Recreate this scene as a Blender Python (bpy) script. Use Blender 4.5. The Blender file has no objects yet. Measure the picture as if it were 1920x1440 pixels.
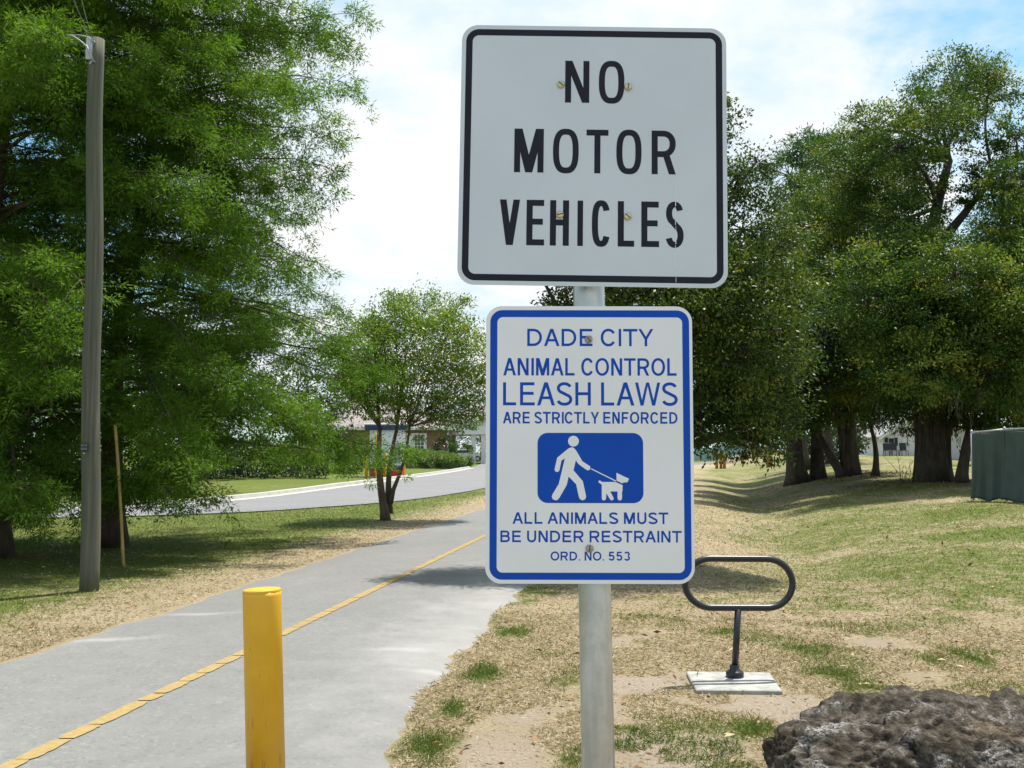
import bpy, math, random
import numpy as np
from mathutils import Vector, Matrix, noise as mnoise

rng = np.random.default_rng(7)
random.seed(7)
SC = bpy.context.scene
COL = SC.collection

# ------------------------------------------------------------------ camera, sky, sun, exposure
CAM_H = 1.55
PITCH = math.atan(128 / 1920)
cam = bpy.data.cameras.new('camera')
cam.sensor_width = 36.0
cam.lens = 36.0
cam.clip_start = 0.05
cam.clip_end = 3000
camo = bpy.data.objects.new('camera', cam)
camo.location = (0, 0, CAM_H)
camo.rotation_euler = (math.pi / 2 + PITCH, 0, 0)
COL.objects.link(camo)
SC.camera = camo

SUN_DIR = Vector((0.24, 0.27, 1.0)).normalized()          # towards the sun
SUN_EL = math.asin(SUN_DIR.z)
SUN_AZ = math.atan2(SUN_DIR.x, SUN_DIR.y)
EXPOSURE = 0.62


def ray(px, py):
    """direction of a photo pixel (1920x1440), used only to read real positions off the photo"""
    a = (px - 960) / 1920
    b = (720 - py) / 1920
    c, s = math.cos(PITCH), math.sin(PITCH)
    return Vector((a, c - b * s, s + b * c))


def at(px, py, Y):
    r = ray(px, py)
    k = Y / r.y
    return Vector((r.x * k, Y, CAM_H + r.z * k))


world = bpy.data.worlds.new('World')
SC.world = world
world.use_nodes = True
nt = world.node_tree
nt.nodes.clear()


def N(tree, typ, **kw):
    n = tree.nodes.new(typ)
    for k, v in kw.items():
        if k.startswith('i_'):
            key = k[2:]
            n.inputs[int(key) if key.isdigit() else key.replace('_', ' ')].default_value = v
        else:
            setattr(n, k, v)
    return n


def math_node(tree, op, a, b=None, c=None, clamp=False):
    n = tree.nodes.new('ShaderNodeMath')
    n.operation = op
    n.use_clamp = clamp
    for i, v in enumerate((a, b, c)):
        if v is None:
            continue
        if isinstance(v, (int, float)):
            n.inputs[i].default_value = v
        else:
            tree.links.new(v, n.inputs[i])
    return n.outputs[0]


def smooth(tree, v, lo, hi, a=0.0, b=1.0):
    n = tree.nodes.new('ShaderNodeMapRange')
    n.interpolation_type = 'SMOOTHSTEP'
    tree.links.new(v, n.inputs[0])
    n.inputs[1].default_value = lo
    n.inputs[2].default_value = hi
    n.inputs[3].default_value = a
    n.inputs[4].default_value = b
    return n.outputs[0]


def build_world():
    L = nt.links.new
    sky = N(nt, 'ShaderNodeTexSky', sky_type='NISHITA', sun_disc=False)
    sky.sun_elevation = SUN_EL
    sky.sun_rotation = SUN_AZ
    sky.air_density = 1.0
    sky.dust_density = 0.6
    sky.ozone_density = 1.2
    bg_sky = N(nt, 'ShaderNodeBackground', i_Strength=0.12)
    tint = N(nt, 'ShaderNodeMix', data_type='RGBA', blend_type='MULTIPLY')
    tint.inputs[0].default_value = 1.0
    L(sky.outputs[0], tint.inputs[6])
    tint.inputs[7].default_value = (0.74, 1.06, 1.0, 1)
    L(tint.outputs[2], bg_sky.inputs[0])
    tc = N(nt, 'ShaderNodeTexCoord')
    d = tc.outputs['Generated']
    sep = N(nt, 'ShaderNodeSeparateXYZ')
    L(d, sep.inputs[0])
    den = math_node(nt, 'ADD', math_node(nt, 'MAXIMUM', sep.outputs[2], 0.0), 0.28)
    comb = N(nt, 'ShaderNodeCombineXYZ', i_2=3.7)
    L(math_node(nt, 'DIVIDE', sep.outputs[0], den), comb.inputs[0])
    L(math_node(nt, 'DIVIDE', sep.outputs[1], den), comb.inputs[1])
    n1 = N(nt, 'ShaderNodeTexNoise', i_Scale=1.7, i_Detail=9.0, i_Roughness=0.55, i_Distortion=0.25)
    L(comb.outputs[0], n1.inputs['Vector'])
    n2 = N(nt, 'ShaderNodeTexNoise', i_Scale=4.5, i_Detail=8.0, i_Roughness=0.6, i_Distortion=0.1)
    L(comb.outputs[0], n2.inputs['Vector'])

    def blob(px, py, lo, hi, amp):
        r = ray(px, py).normalized()
        dp = N(nt, 'ShaderNodeVectorMath', operation='DOT_PRODUCT')
        L(d, dp.inputs[0])
        dp.inputs[1].default_value = r
        return math_node(nt, 'MULTIPLY', smooth(nt, dp.outputs['Value'], lo, hi), amp)
    v = math_node(nt, 'ADD', n1.outputs[0], math_node(nt, 'MULTIPLY', math_node(nt, 'SUBTRACT', n2.outputs[0], 0.5), 0.45))
    for b in CLOUD_BLOBS:
        v = math_node(nt, 'ADD', v, blob(*b))
    mask = smooth(nt, v, 0.32, 0.62)
    # cloud tone: bright tops, faint blue-grey thinner parts
    tone = N(nt, 'ShaderNodeMix', data_type='RGBA')
    L(smooth(nt, math_node(nt, 'ADD', math_node(nt, 'MULTIPLY', n1.outputs[0], .5), math_node(nt, 'MULTIPLY', n2.outputs[0], .5)), 0.36, 0.60), tone.inputs[0])
    tone.inputs[6].default_value = (0.66, 0.83, 0.94, 1)
    tone.inputs[7].default_value = (1.0, 1.0, 1.0, 1)
    bg_c = N(nt, 'ShaderNodeBackground', i_Strength=0.70)
    L(tone.outputs[2], bg_c.inputs[0])
    mx = N(nt, 'ShaderNodeMixShader')
    L(mask, mx.inputs[0])
    L(bg_sky.outputs[0], mx.inputs[1])
    L(bg_c.outputs[0], mx.inputs[2])
    out = N(nt, 'ShaderNodeOutputWorld')
    L(mx.outputs[0], out.inputs[0])


CLOUD_BLOBS = [(760, 250, 0.93, 0.995, 0.22), (1000, 100, 0.9, 0.99, 0.10), (1980, 10, 0.975, 0.9985, -0.32), (1500, 120, 0.955, 0.992, 0.17),
               (100, 100, 0.95, 0.99, -0.22), (640, 70, 0.9985, 0.9998, -0.16)]
build_world()

sun = bpy.data.lights.new('sun', 'SUN')
sun.energy = 5.0
sun.angle = math.radians(0.53)
sun.color = (1.0, 0.95, 0.86)
suno = bpy.data.objects.new('sun', sun)
suno.rotation_euler = SUN_DIR.to_track_quat('Z', 'Y').to_euler()
suno.location = (5, 5, 40)
COL.objects.link(suno)
SC.view_settings.view_transform = 'Standard'
SC.view_settings.look = 'None'
SC.view_settings.exposure = EXPOSURE
SC.view_settings.gamma = 1.0
SC.view_settings.use_curve_mapping = False


# ------------------------------------------------------------------ small numpy helpers
def sstep(x, a, b):
    t = np.clip((np.asarray(x, float) - a) / (b - a), 0, 1)
    return t * t * (3 - 2 * t)


def _hash(ix, iy, seed):
    h = (ix.astype(np.int64) * 374761393 + iy.astype(np.int64) * 668265263 + seed * 974634721) & 0xFFFFFFFF
    h = ((h ^ (h >> 13)) * 1274126177) & 0xFFFFFFFF
    return ((h ^ (h >> 16)) & 0xFFFFFF) / float(0xFFFFFF)


def vnoise(x, y, seed=0):
    x = np.asarray(x, float); y = np.asarray(y, float)
    ix = np.floor(x); iy = np.floor(y)
    fx = x - ix; fy = y - iy
    fx = fx * fx * (3 - 2 * fx); fy = fy * fy * (3 - 2 * fy)
    a = _hash(ix, iy, seed); b = _hash(ix + 1, iy, seed)
    c = _hash(ix, iy + 1, seed); d = _hash(ix + 1, iy + 1, seed)
    return (a * (1 - fx) + b * fx) * (1 - fy) + (c * (1 - fx) + d * fx) * fy


def fbm(x, y, seed=0, oct=4):
    v = 0; amp = 0.5; tot = 0
    for o in range(oct):
        v = v + amp * vnoise(x * 2 ** o, y * 2 ** o, seed + o * 17)
        tot += amp; amp *= 0.5
    return v / tot


def unit(v):
    return v / np.maximum(np.linalg.norm(v, axis=-1, keepdims=True), 1e-9)


# ------------------------------------------------------------------ terrain
def path_c(Y):
    """x of the path's centre line"""
    Y = np.asarray(Y, float)
    base = -2.05 + 0.141 * (Y - 7.7)
    return base + 0.0030 * np.clip(Y - 55, 0, 200) ** 2


def terrain(X, Y):
    X = np.asarray(X, float); Y = np.asarray(Y, float)
    z = 0.006 * np.clip(Y - 42, 0, 75)
    d = X - (-2.05 + 0.141 * (Y - 7.7))
    dd = 5.0 + 0.06 * np.clip(Y - 10, 0, 60)
    fade = sstep(Y, 8, 18)
    z = z - 0.31 * fade * np.exp(-((d - dd) / 1.25) ** 2) * (1 - sstep(Y, 55, 80))
    r = sstep(d, dd + 0.6, dd + 6.0)
    z = z + r * (0.38 * fade + 0.011 * np.clip(Y - 25, 0, 60))
    z = z + 0.32 * np.exp(-(((X + 15) / 7.0) ** 2 + ((Y - 52) / 10.0) ** 2))
    z = z + 0.025 * (fbm(X * 0.35, Y * 0.35, 5, 2) - 0.5) * sstep(np.abs(d), 2.2, 4.0) * (Y < 60)
    return z


def gz(X, Y):
    return float(terrain(X, Y))


def G(px, py):
    """ground point seen at a photo pixel"""
    r = ray(px, py)
    z = 0.0
    for _ in range(40):
        k = (z - CAM_H) / r.z
        z = 0.5 * z + 0.5 * gz(r.x * k, r.y * k)
    return Vector((r.x * k, r.y * k, z))


# ------------------------------------------------------------------ object helpers
def tag(o, label=None, cat=None, group=None, kind=None):
    if label: o['label'] = label
    if cat: o['category'] = cat
    if group: o['group'] = group
    if kind: o['kind'] = kind
    return o


def empty(name, loc, label, cat, group=None, rot=(0, 0, 0)):
    o = bpy.data.objects.new(name, None)
    o.empty_display_size = 0.2
    o.location = loc
    o.rotation_euler = rot
    COL.objects.link(o)
    return tag(o, label, cat, group)


def root_of(o):
    while o.parent:
        o = o.parent
    return o


def copy_tree(o, parent=None):
    c = o.copy()
    COL.objects.link(c)
    c.parent = parent
    for ch in [x for x in bpy.data.objects if x.parent == o]:
        copy_tree(ch, c)
    return c


def finish(name, me, mat, parent=None, local=False, smooth_sh=False):
    o = bpy.data.objects.new(name, me)
    COL.objects.link(o)
    if parent is not None:
        o.parent = parent
        if not local:
            b = root_of(parent).location
            n = len(me.vertices)
            co = np.empty(n * 3, np.float32)
            me.vertices.foreach_get('co', co)
            co = co.reshape(-1, 3) - np.array(b, np.float32)
            me.vertices.foreach_set('co', co.ravel())
    if mat is not None:
        me.materials.append(mat)
    if smooth_sh:
        me.polygons.foreach_set('use_smooth', np.ones(len(me.polygons), bool))
    me.update()
    return o


class MB:
    """collects shapes into one mesh"""
    def __init__(self):
        self.v = []
        self.f = []

    def add(self, vs, fs):
        n = len(self.v)
        self.v += [tuple(p) for p in vs]
        self.f += [tuple(i + n for i in f) for f in fs]
        return self

    def box(self, c, s, rz=0.0, bev=0.0, rot=None):
        hx, hy, hz = s[0] / 2, s[1] / 2, s[2] / 2
        R = rot if rot is not None else Matrix.Rotation(rz, 3, 'Z')
        c = Vector(c)
        if bev <= 0:
            pts = [(x, y, z) for z in (-hz, hz) for (x, y) in ((-hx, -hy), (hx, -hy), (hx, hy), (-hx, hy))]
            self.add([c + R @ Vector(p) for p in pts],
                     [(3, 2, 1, 0), (4, 5, 6, 7), (0, 1, 5, 4), (1, 2, 6, 5), (2, 3, 7, 6), (3, 0, 4, 7)])
        else:
            b = min(bev, hx * .9, hy * .9, hz * .9)
            rings = []
            for (z, i) in ((-hz, b), (-hz + b, 0), (hz - b, 0), (hz, b)):
                x, y = hx - i, hy - i
                cx = b if i == 0 else b * 0.6
                ring = [(-x + cx, -y), (x - cx, -y), (x, -y + cx), (x, y - cx), (x - cx, y), (-x + cx, y), (-x, y - cx), (-x, -y + cx)]
                rings.append([c + R @ Vector((p[0], p[1], z)) for p in ring])
            vs = sum(rings, [])
            fs = []
            for k in range(3):
                for j in range(8):
                    fs.append((k * 8 + j, k * 8 + (j + 1) % 8, (k + 1) * 8 + (j + 1) % 8, (k + 1) * 8 + j))
            fs.append(tuple(range(7, -1, -1)))
            fs.append(tuple(range(24, 32)))
            self.add(vs, fs)
        return self

    def tube(self, pts, rad, n=10, caps=True, wob=0.0):
        pts = [Vector(p) for p in pts]
        if isinstance(rad, (int, float)):
            rad = [rad] * len(pts)
        vs, fs = [], []
        prev = None
        for i, p in enumerate(pts):
            t = (pts[min(i + 1, len(pts) - 1)] - pts[max(i - 1, 0)])
            if t.length < 1e-9:
                t = Vector((0, 0, 1))
            t.normalize()
            if prev is None:
                a = Vector((1, 0, 0)) if abs(t.x) < 0.9 else Vector((0, 1, 0))
                u = t.cross(a).normalized()
            else:
                u = (prev - t * prev.dot(t))
                u = u.normalized() if u.length > 1e-6 else t.orthogonal().normalized()
            prev = u
            w = t.cross(u)
            for k in range(n):
                an = 2 * math.pi * k / n
                rr = rad[i]
                if wob:
                    rr *= 1 + wob * (math.sin(3 * an + .33 * i + 1) * .55 + math.sin(5 * an - .22 * i) * .35 + .45 * (random.random() - .5))
                vs.append(p + (u * math.cos(an) + w * math.sin(an)) * rr)
        for i in range(len(pts) - 1):
            for k in range(n):
                a = i * n + k; b = i * n + (k + 1) % n
                fs.append((a, b, b + n, a + n))
        if caps:
            fs.append(tuple(range(n - 1, -1, -1)))
            fs.append(tuple(range((len(pts) - 1) * n, len(pts) * n)))
        return self.add(vs, fs)

    def lathe(self, c, prof, n=32, axis=None):
        """prof: list of (r, z) about the vertical through c"""
        c = Vector(c)
        vs, fs = [], []
        for (r, z) in prof:
            for k in range(n):
                a = 2 * math.pi * k / n
                p = Vector((r * math.cos(a), r * math.sin(a), z))
                if axis is not None:
                    p = axis @ p
                vs.append(c + p)
        for i in range(len(prof) - 1):
            for k in range(n):
                a = i * n + k; b = i * n + (k + 1) % n
                fs.append((a, b, b + n, a + n))
        fs.append(tuple(range(n - 1, -1, -1)))
        fs.append(tuple(range((len(prof) - 1) * n, len(prof) * n)))
        return self.add(vs, fs)

    def build(self, name, mat, parent=None, local=False, smooth_sh=False):
        me = bpy.data.meshes.new(name)
        me.from_pydata(self.v, [], self.f)
        return finish(name, me, mat, parent, local, smooth_sh)


def quad_mesh(name, V, F, mat, parent=None, attrs=None, local=False, smooth_sh=False):
    """fast mesh of quads from numpy; attrs: name -> float per vertex"""
    me = bpy.data.meshes.new(name)
    V = np.ascontiguousarray(V, np.float32)
    F = np.ascontiguousarray(F, np.int32)
    nf, k = F.shape
    me.vertices.add(len(V))
    me.vertices.foreach_set('co', V.ravel())
    me.loops.add(nf * k)
    me.loops.foreach_set('vertex_index', F.ravel())
    me.polygons.add(nf)
    me.polygons.foreach_set('loop_start', np.arange(0, nf * k, k, dtype=np.int32))
    me.update(calc_edges=True)
    for an, av in (attrs or {}).items():
        at_ = me.attributes.new(an, 'FLOAT', 'POINT')
        at_.data.foreach_set('value', np.ascontiguousarray(av, np.float32))
    return finish(name, me, mat, parent, local, smooth_sh)


def leaf_arrays(P, D, L, W, up=0.6, fold=0.0, wide=0.45):
    n = len(P)
    D = unit(D)
    Nn = rng.normal(size=(n, 3)); Nn[:, 2] += up * 2
    S = unit(np.cross(D, Nn))
    Nn = np.cross(S, D)
    L = np.asarray(L)[:, None]; W = np.asarray(W)[:, None]
    mid = P + D * L * wide
    V = np.stack([P, mid + S * W / 2 + Nn * W * fold, P + D * L, mid - S * W / 2 + Nn * W * fold], 1).reshape(-1, 3)
    F = np.arange(n * 4).reshape(n, 4)
    return V, F


def needle_arrays(P, D, L, W, up=0.5):
    n = len(P)
    D = unit(D)
    Nn = rng.normal(size=(n, 3)); Nn[:, 2] += up * 2
    S = unit(np.cross(D, Nn))
    L = np.asarray(L)[:, None]; W = np.asarray(W)[:, None]
    q = P + D * L * .3
    V = np.stack([q + S * W / 2, P + D * L, q - S * W / 2], 1).reshape(-1, 3)
    return V, np.arange(n * 3).reshape(n, 3)


# ------------------------------------------------------------------ materials
def new_mat(name):
    m = bpy.data.materials.new(name)
    m.use_nodes = True
    t = m.node_tree
    t.nodes.clear()
    out = t.nodes.new('ShaderNodeOutputMaterial')
    b = t.nodes.new('ShaderNodeBsdfPrincipled')
    t.links.new(b.outputs[0], out.inputs[0])
    return m, t, b, out


def ramp(t, fac, stops):
    r = t.nodes.new('ShaderNodeValToRGB')
    e = r.color_ramp.elements
    while len(e) < len(stops):
        e.new(0.5)
    for i, (p, c) in enumerate(stops):
        e[i].position = p
        e[i].color = (*c, 1)
    t.links.new(fac, r.inputs[0])
    return r.outputs[0]


def noise_tex(t, scale, detail=4, rough=0.55, vec=None, dist=0.0):
    n = N(t, 'ShaderNodeTexNoise', i_Scale=scale, i_Detail=detail, i_Roughness=rough, i_Distortion=dist)
    if vec is not None:
        t.links.new(vec, n.inputs['Vector'])
    return n.outputs[0]


def objco(t, scale=None):
    tc = t.nodes.new('ShaderNodeTexCoord')
    o = tc.outputs['Object']
    if scale:
        mp = N(t, 'ShaderNodeMapping')
        mp.inputs['Scale'].default_value = scale
        t.links.new(o, mp.inputs[0])
        o = mp.outputs[0]
    return o


def mixc(t, fac, a, b, typ='MIX'):
    m = t.nodes.new('ShaderNodeMix')
    m.data_type = 'RGBA'
    m.blend_type = typ
    for i, v in ((0, fac), (6, a), (7, b)):
        if isinstance(v, (int, float)):
            m.inputs[i].default_value = v
        elif isinstance(v, tuple):
            m.inputs[i].default_value = (*v, 1)
        else:
            t.links.new(v, m.inputs[i])
    return m.outputs[2]


def bump(t, b, h, strength=0.3, dist=0.01):
    n = N(t, 'ShaderNodeBump', i_Strength=strength, i_Distance=dist)
    t.links.new(h, n.inputs['Height'])
    t.links.new(n.outputs[0], b.inputs['Normal'])


def plain(name, col, rough=0.6, metal=0.0, spec=0.5, var=0.12, scale=8.0, bmp=0.0, bscale=60, bdist=0.003, vscale=None):
    m, t, b, o = new_mat(name)
    v = objco(t, vscale)
    nz = noise_tex(t, scale, 6, 0.6, v)
    lo = tuple(max(0, c * (1 - var)) for c in col)
    hi = tuple(min(1, c * (1 + var)) for c in col)
    t.links.new(ramp(t, nz, [(0.3, lo), (0.7, hi)]), b.inputs['Base Color'])
    b.inputs['Roughness'].default_value = rough
    b.inputs['Metallic'].default_value = metal
    b.inputs['Specular IOR Level'].default_value = spec
    if bmp:
        bump(t, b, noise_tex(t, bscale, 5, 0.6, v), bmp, bdist)
    return m


def leaf_mat(name, stops, rough=0.5, trans=0.35, spec=0.35, tcol=(1.25, 1.35, 0.55)):
    m, t, b, o = new_mat(name)
    a = N(t, 'ShaderNodeAttribute', attribute_name='tint')
    c = ramp(t, a.outputs['Fac'], stops)
    t.links.new(c, b.inputs['Base Color'])
    b.inputs['Roughness'].default_value = rough
    b.inputs['Specular IOR Level'].default_value = spec
    tr = N(t, 'ShaderNodeBsdfTranslucent')
    t.links.new(mixc(t, 1.0, c, tcol, 'MULTIPLY'), tr.inputs[0])
    mx = N(t, 'ShaderNodeMixShader', i_0=trans)
    t.links.new(b.outputs[0], mx.inputs[1])
    t.links.new(tr.outputs[0], mx.inputs[2])
    t.links.new(mx.outputs[0], o.inputs[0])
    return m


def bark_mat(name, lo, hi, scale=(14, 14, 2.0), bs=0.8):
    m, t, b, o = new_mat(name)
    v = objco(t, scale)
    n = noise_tex(t, 1.0, 8, 0.65, v, 0.6)
    n2 = noise_tex(t, 0.9, 3, 0.5, objco(t))
    c = mixc(t, smooth(t, n2, 0.4, 0.65), ramp(t, n, [(0.32, lo), (0.66, hi)]), ramp(t, n, [(0.3, tuple(x * .8 for x in lo)), (0.7, tuple(x * 1.15 for x in lo))]))
    t.links.new(c, b.inputs['Base Color'])
    b.inputs['Roughness'].default_value = 0.9
    bump(t, b, n, bs, 0.03)
    return m


def terrain_mat():
    m, t, b, o = new_mat('lawn_ground')
    L = t.links.new
    v = objco(t)
    g = N(t, 'ShaderNodeAttribute', attribute_name='green').outputs['Fac']
    s = N(t, 'ShaderNodeAttribute', attribute_name='sand').outputs['Fac']
    n_big = noise_tex(t, 0.55, 5, 0.6, v)
    n_mid = noise_tex(t, 4.0, 6, 0.65, v)
    n_fine = noise_tex(t, 38.0, 5, 0.7, v)
    n_grain = noise_tex(t, 150.0, 3, 0.7, v)
    straw = ramp(t, n_fine, [(0.28, (0.17, 0.125, 0.072)), (0.5, (0.345, 0.275, 0.182)), (0.72, (0.48, 0.41, 0.30))])
    grn = ramp(t, n_fine, [(0.28, (0.048, 0.075, 0.012)), (0.5, (0.095, 0.135, 0.022)), (0.74, (0.18, 0.21, 0.05))])
    sand = mixc(t, smooth(t, n_fine, 0.35, 0.62, 0.0, 0.55), ramp(t, n_grain, [(0.3, (0.30, 0.245, 0.19)), (0.7, (0.47, 0.40, 0.32))]), (0.22, 0.175, 0.125))
    gm = math_node(t, 'ADD', g, math_node(t, 'MULTIPLY', math_node(t, 'SUBTRACT', math_node(t, 'ADD', n_mid, math_node(t, 'MULTIPLY', n_fine, 0.5)), 0.75), 1.15))
    c = mixc(t, smooth(t, gm, 0.30, 0.72), straw, grn)
    sm = math_node(t, 'ADD', s, math_node(t, 'MULTIPLY', math_node(t, 'SUBTRACT', math_node(t, 'ADD', math_node(t, 'MULTIPLY', n_mid, 0.8), math_node(t, 'MULTIPLY', n_fine, 1.2)), 1.0), 1.0))
    c = mixc(t, smooth(t, sm, 0.44, 0.72), c, sand)
    c = mixc(t, smooth(t, n_big, 0.3, 0.7, 0.0, 0.22), c, (0.16, 0.12, 0.05))
    L(c, b.inputs['Base Color'])
    b.inputs['Roughness'].default_value = 0.95
    b.inputs['Specular IOR Level'].default_value = 0.15
    bump(t, b, math_node(t, 'ADD', n_fine, math_node(t, 'MULTIPLY', n_mid, 0.7)), 0.9, 0.035)
    return m


def asphalt_mat(name, base, sandy=True):
    m, t, b, o = new_mat(name)
    L = t.links.new
    v = objco(t)
    big = noise_tex(t, 0.45, 5, 0.6, v)
    mid = noise_tex(t, 3.0, 6, 0.6, v)
    gr = noise_tex(t, 170.0, 3, 0.75, v)
    vor = N(t, 'ShaderNodeTexVoronoi', i_Scale=110.0)
    L(v, vor.inputs['Vector'])
    k = lambda f: tuple(x * f for x in base)
    c = ramp(t, gr, [(0.25, k(0.62)), (0.5, k(1.0)), (0.72, k(1.38))])
    c = mixc(t, smooth(t, vor.outputs['Distance'], 0.05, 0.16, 0.35, 0.0), c, k(1.7))
    vo2 = N(t, 'ShaderNodeTexVoronoi', i_Scale=42.0)
    L(v, vo2.inputs['Vector'])
    sepc = N(t, 'ShaderNodeSeparateColor')
    L(vo2.outputs['Color'], sepc.inputs[0])
    c = mixc(t, smooth(t, sepc.outputs[0], 0.84, 0.97, 0.0, 0.40), c, k(1.5))
    c = mixc(t, smooth(t, sepc.outputs[1], 0.84, 0.97, 0.0, 0.40), c, k(0.55))
    g2 = noise_tex(t, 14.0, 5, 0.7, v)
    c = mixc(t, smooth(t, g2, 0.45, 0.72, 0.0, 0.35), c, k(0.70))
    c = mixc(t, smooth(t, mid, 0.35, 0.7, 0.0, 0.30), c, k(1.25))
    c = mixc(t, smooth(t, big, 0.35, 0.7, 0.28, 0.0), c, k(0.72))
    if sandy:
        a = N(t, 'ShaderNodeAttribute', attribute_name='sand').outputs['Fac']
        sm = math_node(t, 'ADD', a, math_node(t, 'MULTIPLY', math_node(t, 'SUBTRACT', math_node(t, 'ADD', mid, math_node(t, 'MULTIPLY', big, 0.8)), 0.9), 0.9))
        c = mixc(t, math_node(t, 'MULTIPLY', smooth(t, sm, 0.1, 1.5), 0.62), c, (0.36, 0.35, 0.335))
        # pale scuffed tyre arcs
        sp = N(t, 'ShaderNodeSeparateXYZ')
        L(v, sp.inputs[0])
        for (cx, cy, rr, w, a0, a1) in SCUFFS:
            dx = math_node(t, 'SUBTRACT', sp.outputs[0], cx)
            dy = math_node(t, 'SUBTRACT', sp.outputs[1], cy)
            r_ = math_node(t, 'SQRT', math_node(t, 'ADD', math_node(t, 'MULTIPLY', dx, dx), math_node(t, 'MULTIPLY', dy, dy)))
            ring = smooth(t, math_node(t, 'ABSOLUTE', math_node(t, 'SUBTRACT', r_, rr)), 0.0, w, 1.0, 0.0)
            an = math_node(t, 'ARCTAN2', dy, dx)
            sect = smooth(t, math_node(t, 'ABSOLUTE', math_node(t, 'SUBTRACT', an, (a0 + a1) / 2)), 0.0, (a1 - a0) / 2, 1.0, 0.0)
            f = math_node(t, 'MULTIPLY', math_node(t, 'MULTIPLY', ring, sect), smooth(t, mid, 0.3, 0.6, 0.12, 0.42))
            c = mixc(t, f, c, (0.40, 0.39, 0.375))
    L(c, b.inputs['Base Color'])
    b.inputs['Roughness'].default_value = 0.9
    b.inputs['Specular IOR Level'].default_value = 0.25
    bump(t, b, gr, 0.5, 0.006)
    return m


def brick_mat():
    m, t, b, o = new_mat('red_brick')
    mp = N(t, 'ShaderNodeMapping')
    mp.inputs['Rotation'].default_value = (math.pi / 2, 0, 0)
    t.links.new(objco(t), mp.inputs[0])
    br = N(t, 'ShaderNodeTexBrick', i_Scale=4.0)
    br.inputs['Color1'].default_value = (0.23, 0.085, 0.06, 1)
    br.inputs['Color2'].default_value = (0.16, 0.06, 0.045, 1)
    br.inputs['Mortar'].default_value = (0.33, 0.28, 0.24, 1)
    t.links.new(mp.outputs[0], br.inputs['Vector'])
    t.links.new(br.outputs[0], b.inputs['Base Color'])
    b.inputs['Roughness'].default_value = 0.85
    return m


def rock_mat():
    m, t, b, o = new_mat('weathered_limerock')
    v = objco(t)
    n1 = noise_tex(t, 5.0, 6, 0.6, v)
    n2 = noise_tex(t, 22.0, 6, 0.7, v)
    n3 = noise_tex(t, 75.0, 4, 0.7, v)
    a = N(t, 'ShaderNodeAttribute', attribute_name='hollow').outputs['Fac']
    s = N(t, 'ShaderNodeAttribute', attribute_name='dust').outputs['Fac']
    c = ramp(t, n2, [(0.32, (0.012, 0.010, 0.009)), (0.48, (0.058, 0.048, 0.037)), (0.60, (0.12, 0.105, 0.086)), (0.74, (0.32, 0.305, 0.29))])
    lich = math_node(t, 'MULTIPLY', smooth(t, n1, 0.50, 0.66), smooth(t, n3, 0.42, 0.62))
    c = mixc(t, lich, c, (0.40, 0.39, 0.39))
    d = math_node(t, 'MULTIPLY', smooth(t, math_node(t, 'ADD', s, math_node(t, 'MULTIPLY', n2, 0.5)), 0.55, 0.85), 0.8)
    c = mixc(t, d, c, ramp(t, n3, [(0.3, (0.12, 0.09, 0.055)), (0.7, (0.30, 0.24, 0.16))]))
    c = mixc(t, smooth(t, n1, 0.35, 0.5, 0.5, 0.0), c, (0.040, 0.033, 0.021))
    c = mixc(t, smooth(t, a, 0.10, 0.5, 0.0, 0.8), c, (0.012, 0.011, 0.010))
    t.links.new(c, b.inputs['Base Color'])
    b.inputs['Roughness'].default_value = 0.95
    b.inputs['Specular IOR Level'].default_value = 0.12
    bump(t, b, math_node(t, 'ADD', n2, math_node(t, 'MULTIPLY', n3, 0.5)), 1.0, 0.02)
    return m


def steel_mat():
    m, t, b, o = new_mat('galvanised_steel')
    v = objco(t, (9, 9, 1.0))
    n = noise_tex(t, 3.0, 6, 0.6, v)
    n2 = noise_tex(t, 26.0, 4, 0.7, objco(t))
    c = mixc(t, smooth(t, n2, 0.4, 0.7, 0.0, 0.35), ramp(t, n, [(0.3, (0.38, 0.38, 0.375)), (0.7, (0.58, 0.58, 0.575))]), (0.28, 0.27, 0.25))
    t.links.new(c, b.inputs['Base Color'])
    b.inputs['Metallic'].default_value = 0.8
    t.links.new(smooth(t, n, 0.3, 0.7, 0.30, 0.46), b.inputs['Roughness'])
    bump(t, b, n2, 0.12, 0.002)
    return m


def sheeting_mat(name, col, cells=330.0):
    """retroreflective sheeting: fine honeycomb under a clear face"""
    m, t, b, o = new_mat(name)
    v = objco(t)
    vo = N(t, 'ShaderNodeTexVoronoi', i_Scale=cells, feature='DISTANCE_TO_EDGE')
    vo.inputs['Randomness'].default_value = 0.25
    t.links.new(v, vo.inputs['Vector'])
    n = noise_tex(t, 3.0, 5, 0.6, v)
    n2 = noise_tex(t, 130.0, 2, 0.5, v)
    c = ramp(t, n, [(0.3, tuple(x * 0.95 for x in col)), (0.7, tuple(min(1, x * 1.04) for x in col))])
    c = mixc(t, smooth(t, vo.outputs['Distance'], 0.0, 0.10, 0.16, 0.0), c, tuple(x * 0.55 for x in col))
    c = mixc(t, smooth(t, n2, 0.74, 0.80, 0.0, 0.5), c, (0.12, 0.11, 0.10))
    t.links.new(c, b.inputs['Base Color'])
    b.inputs['Roughness'].default_value = 0.42
    b.inputs['Specular IOR Level'].default_value = 0.4
    return m


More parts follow.
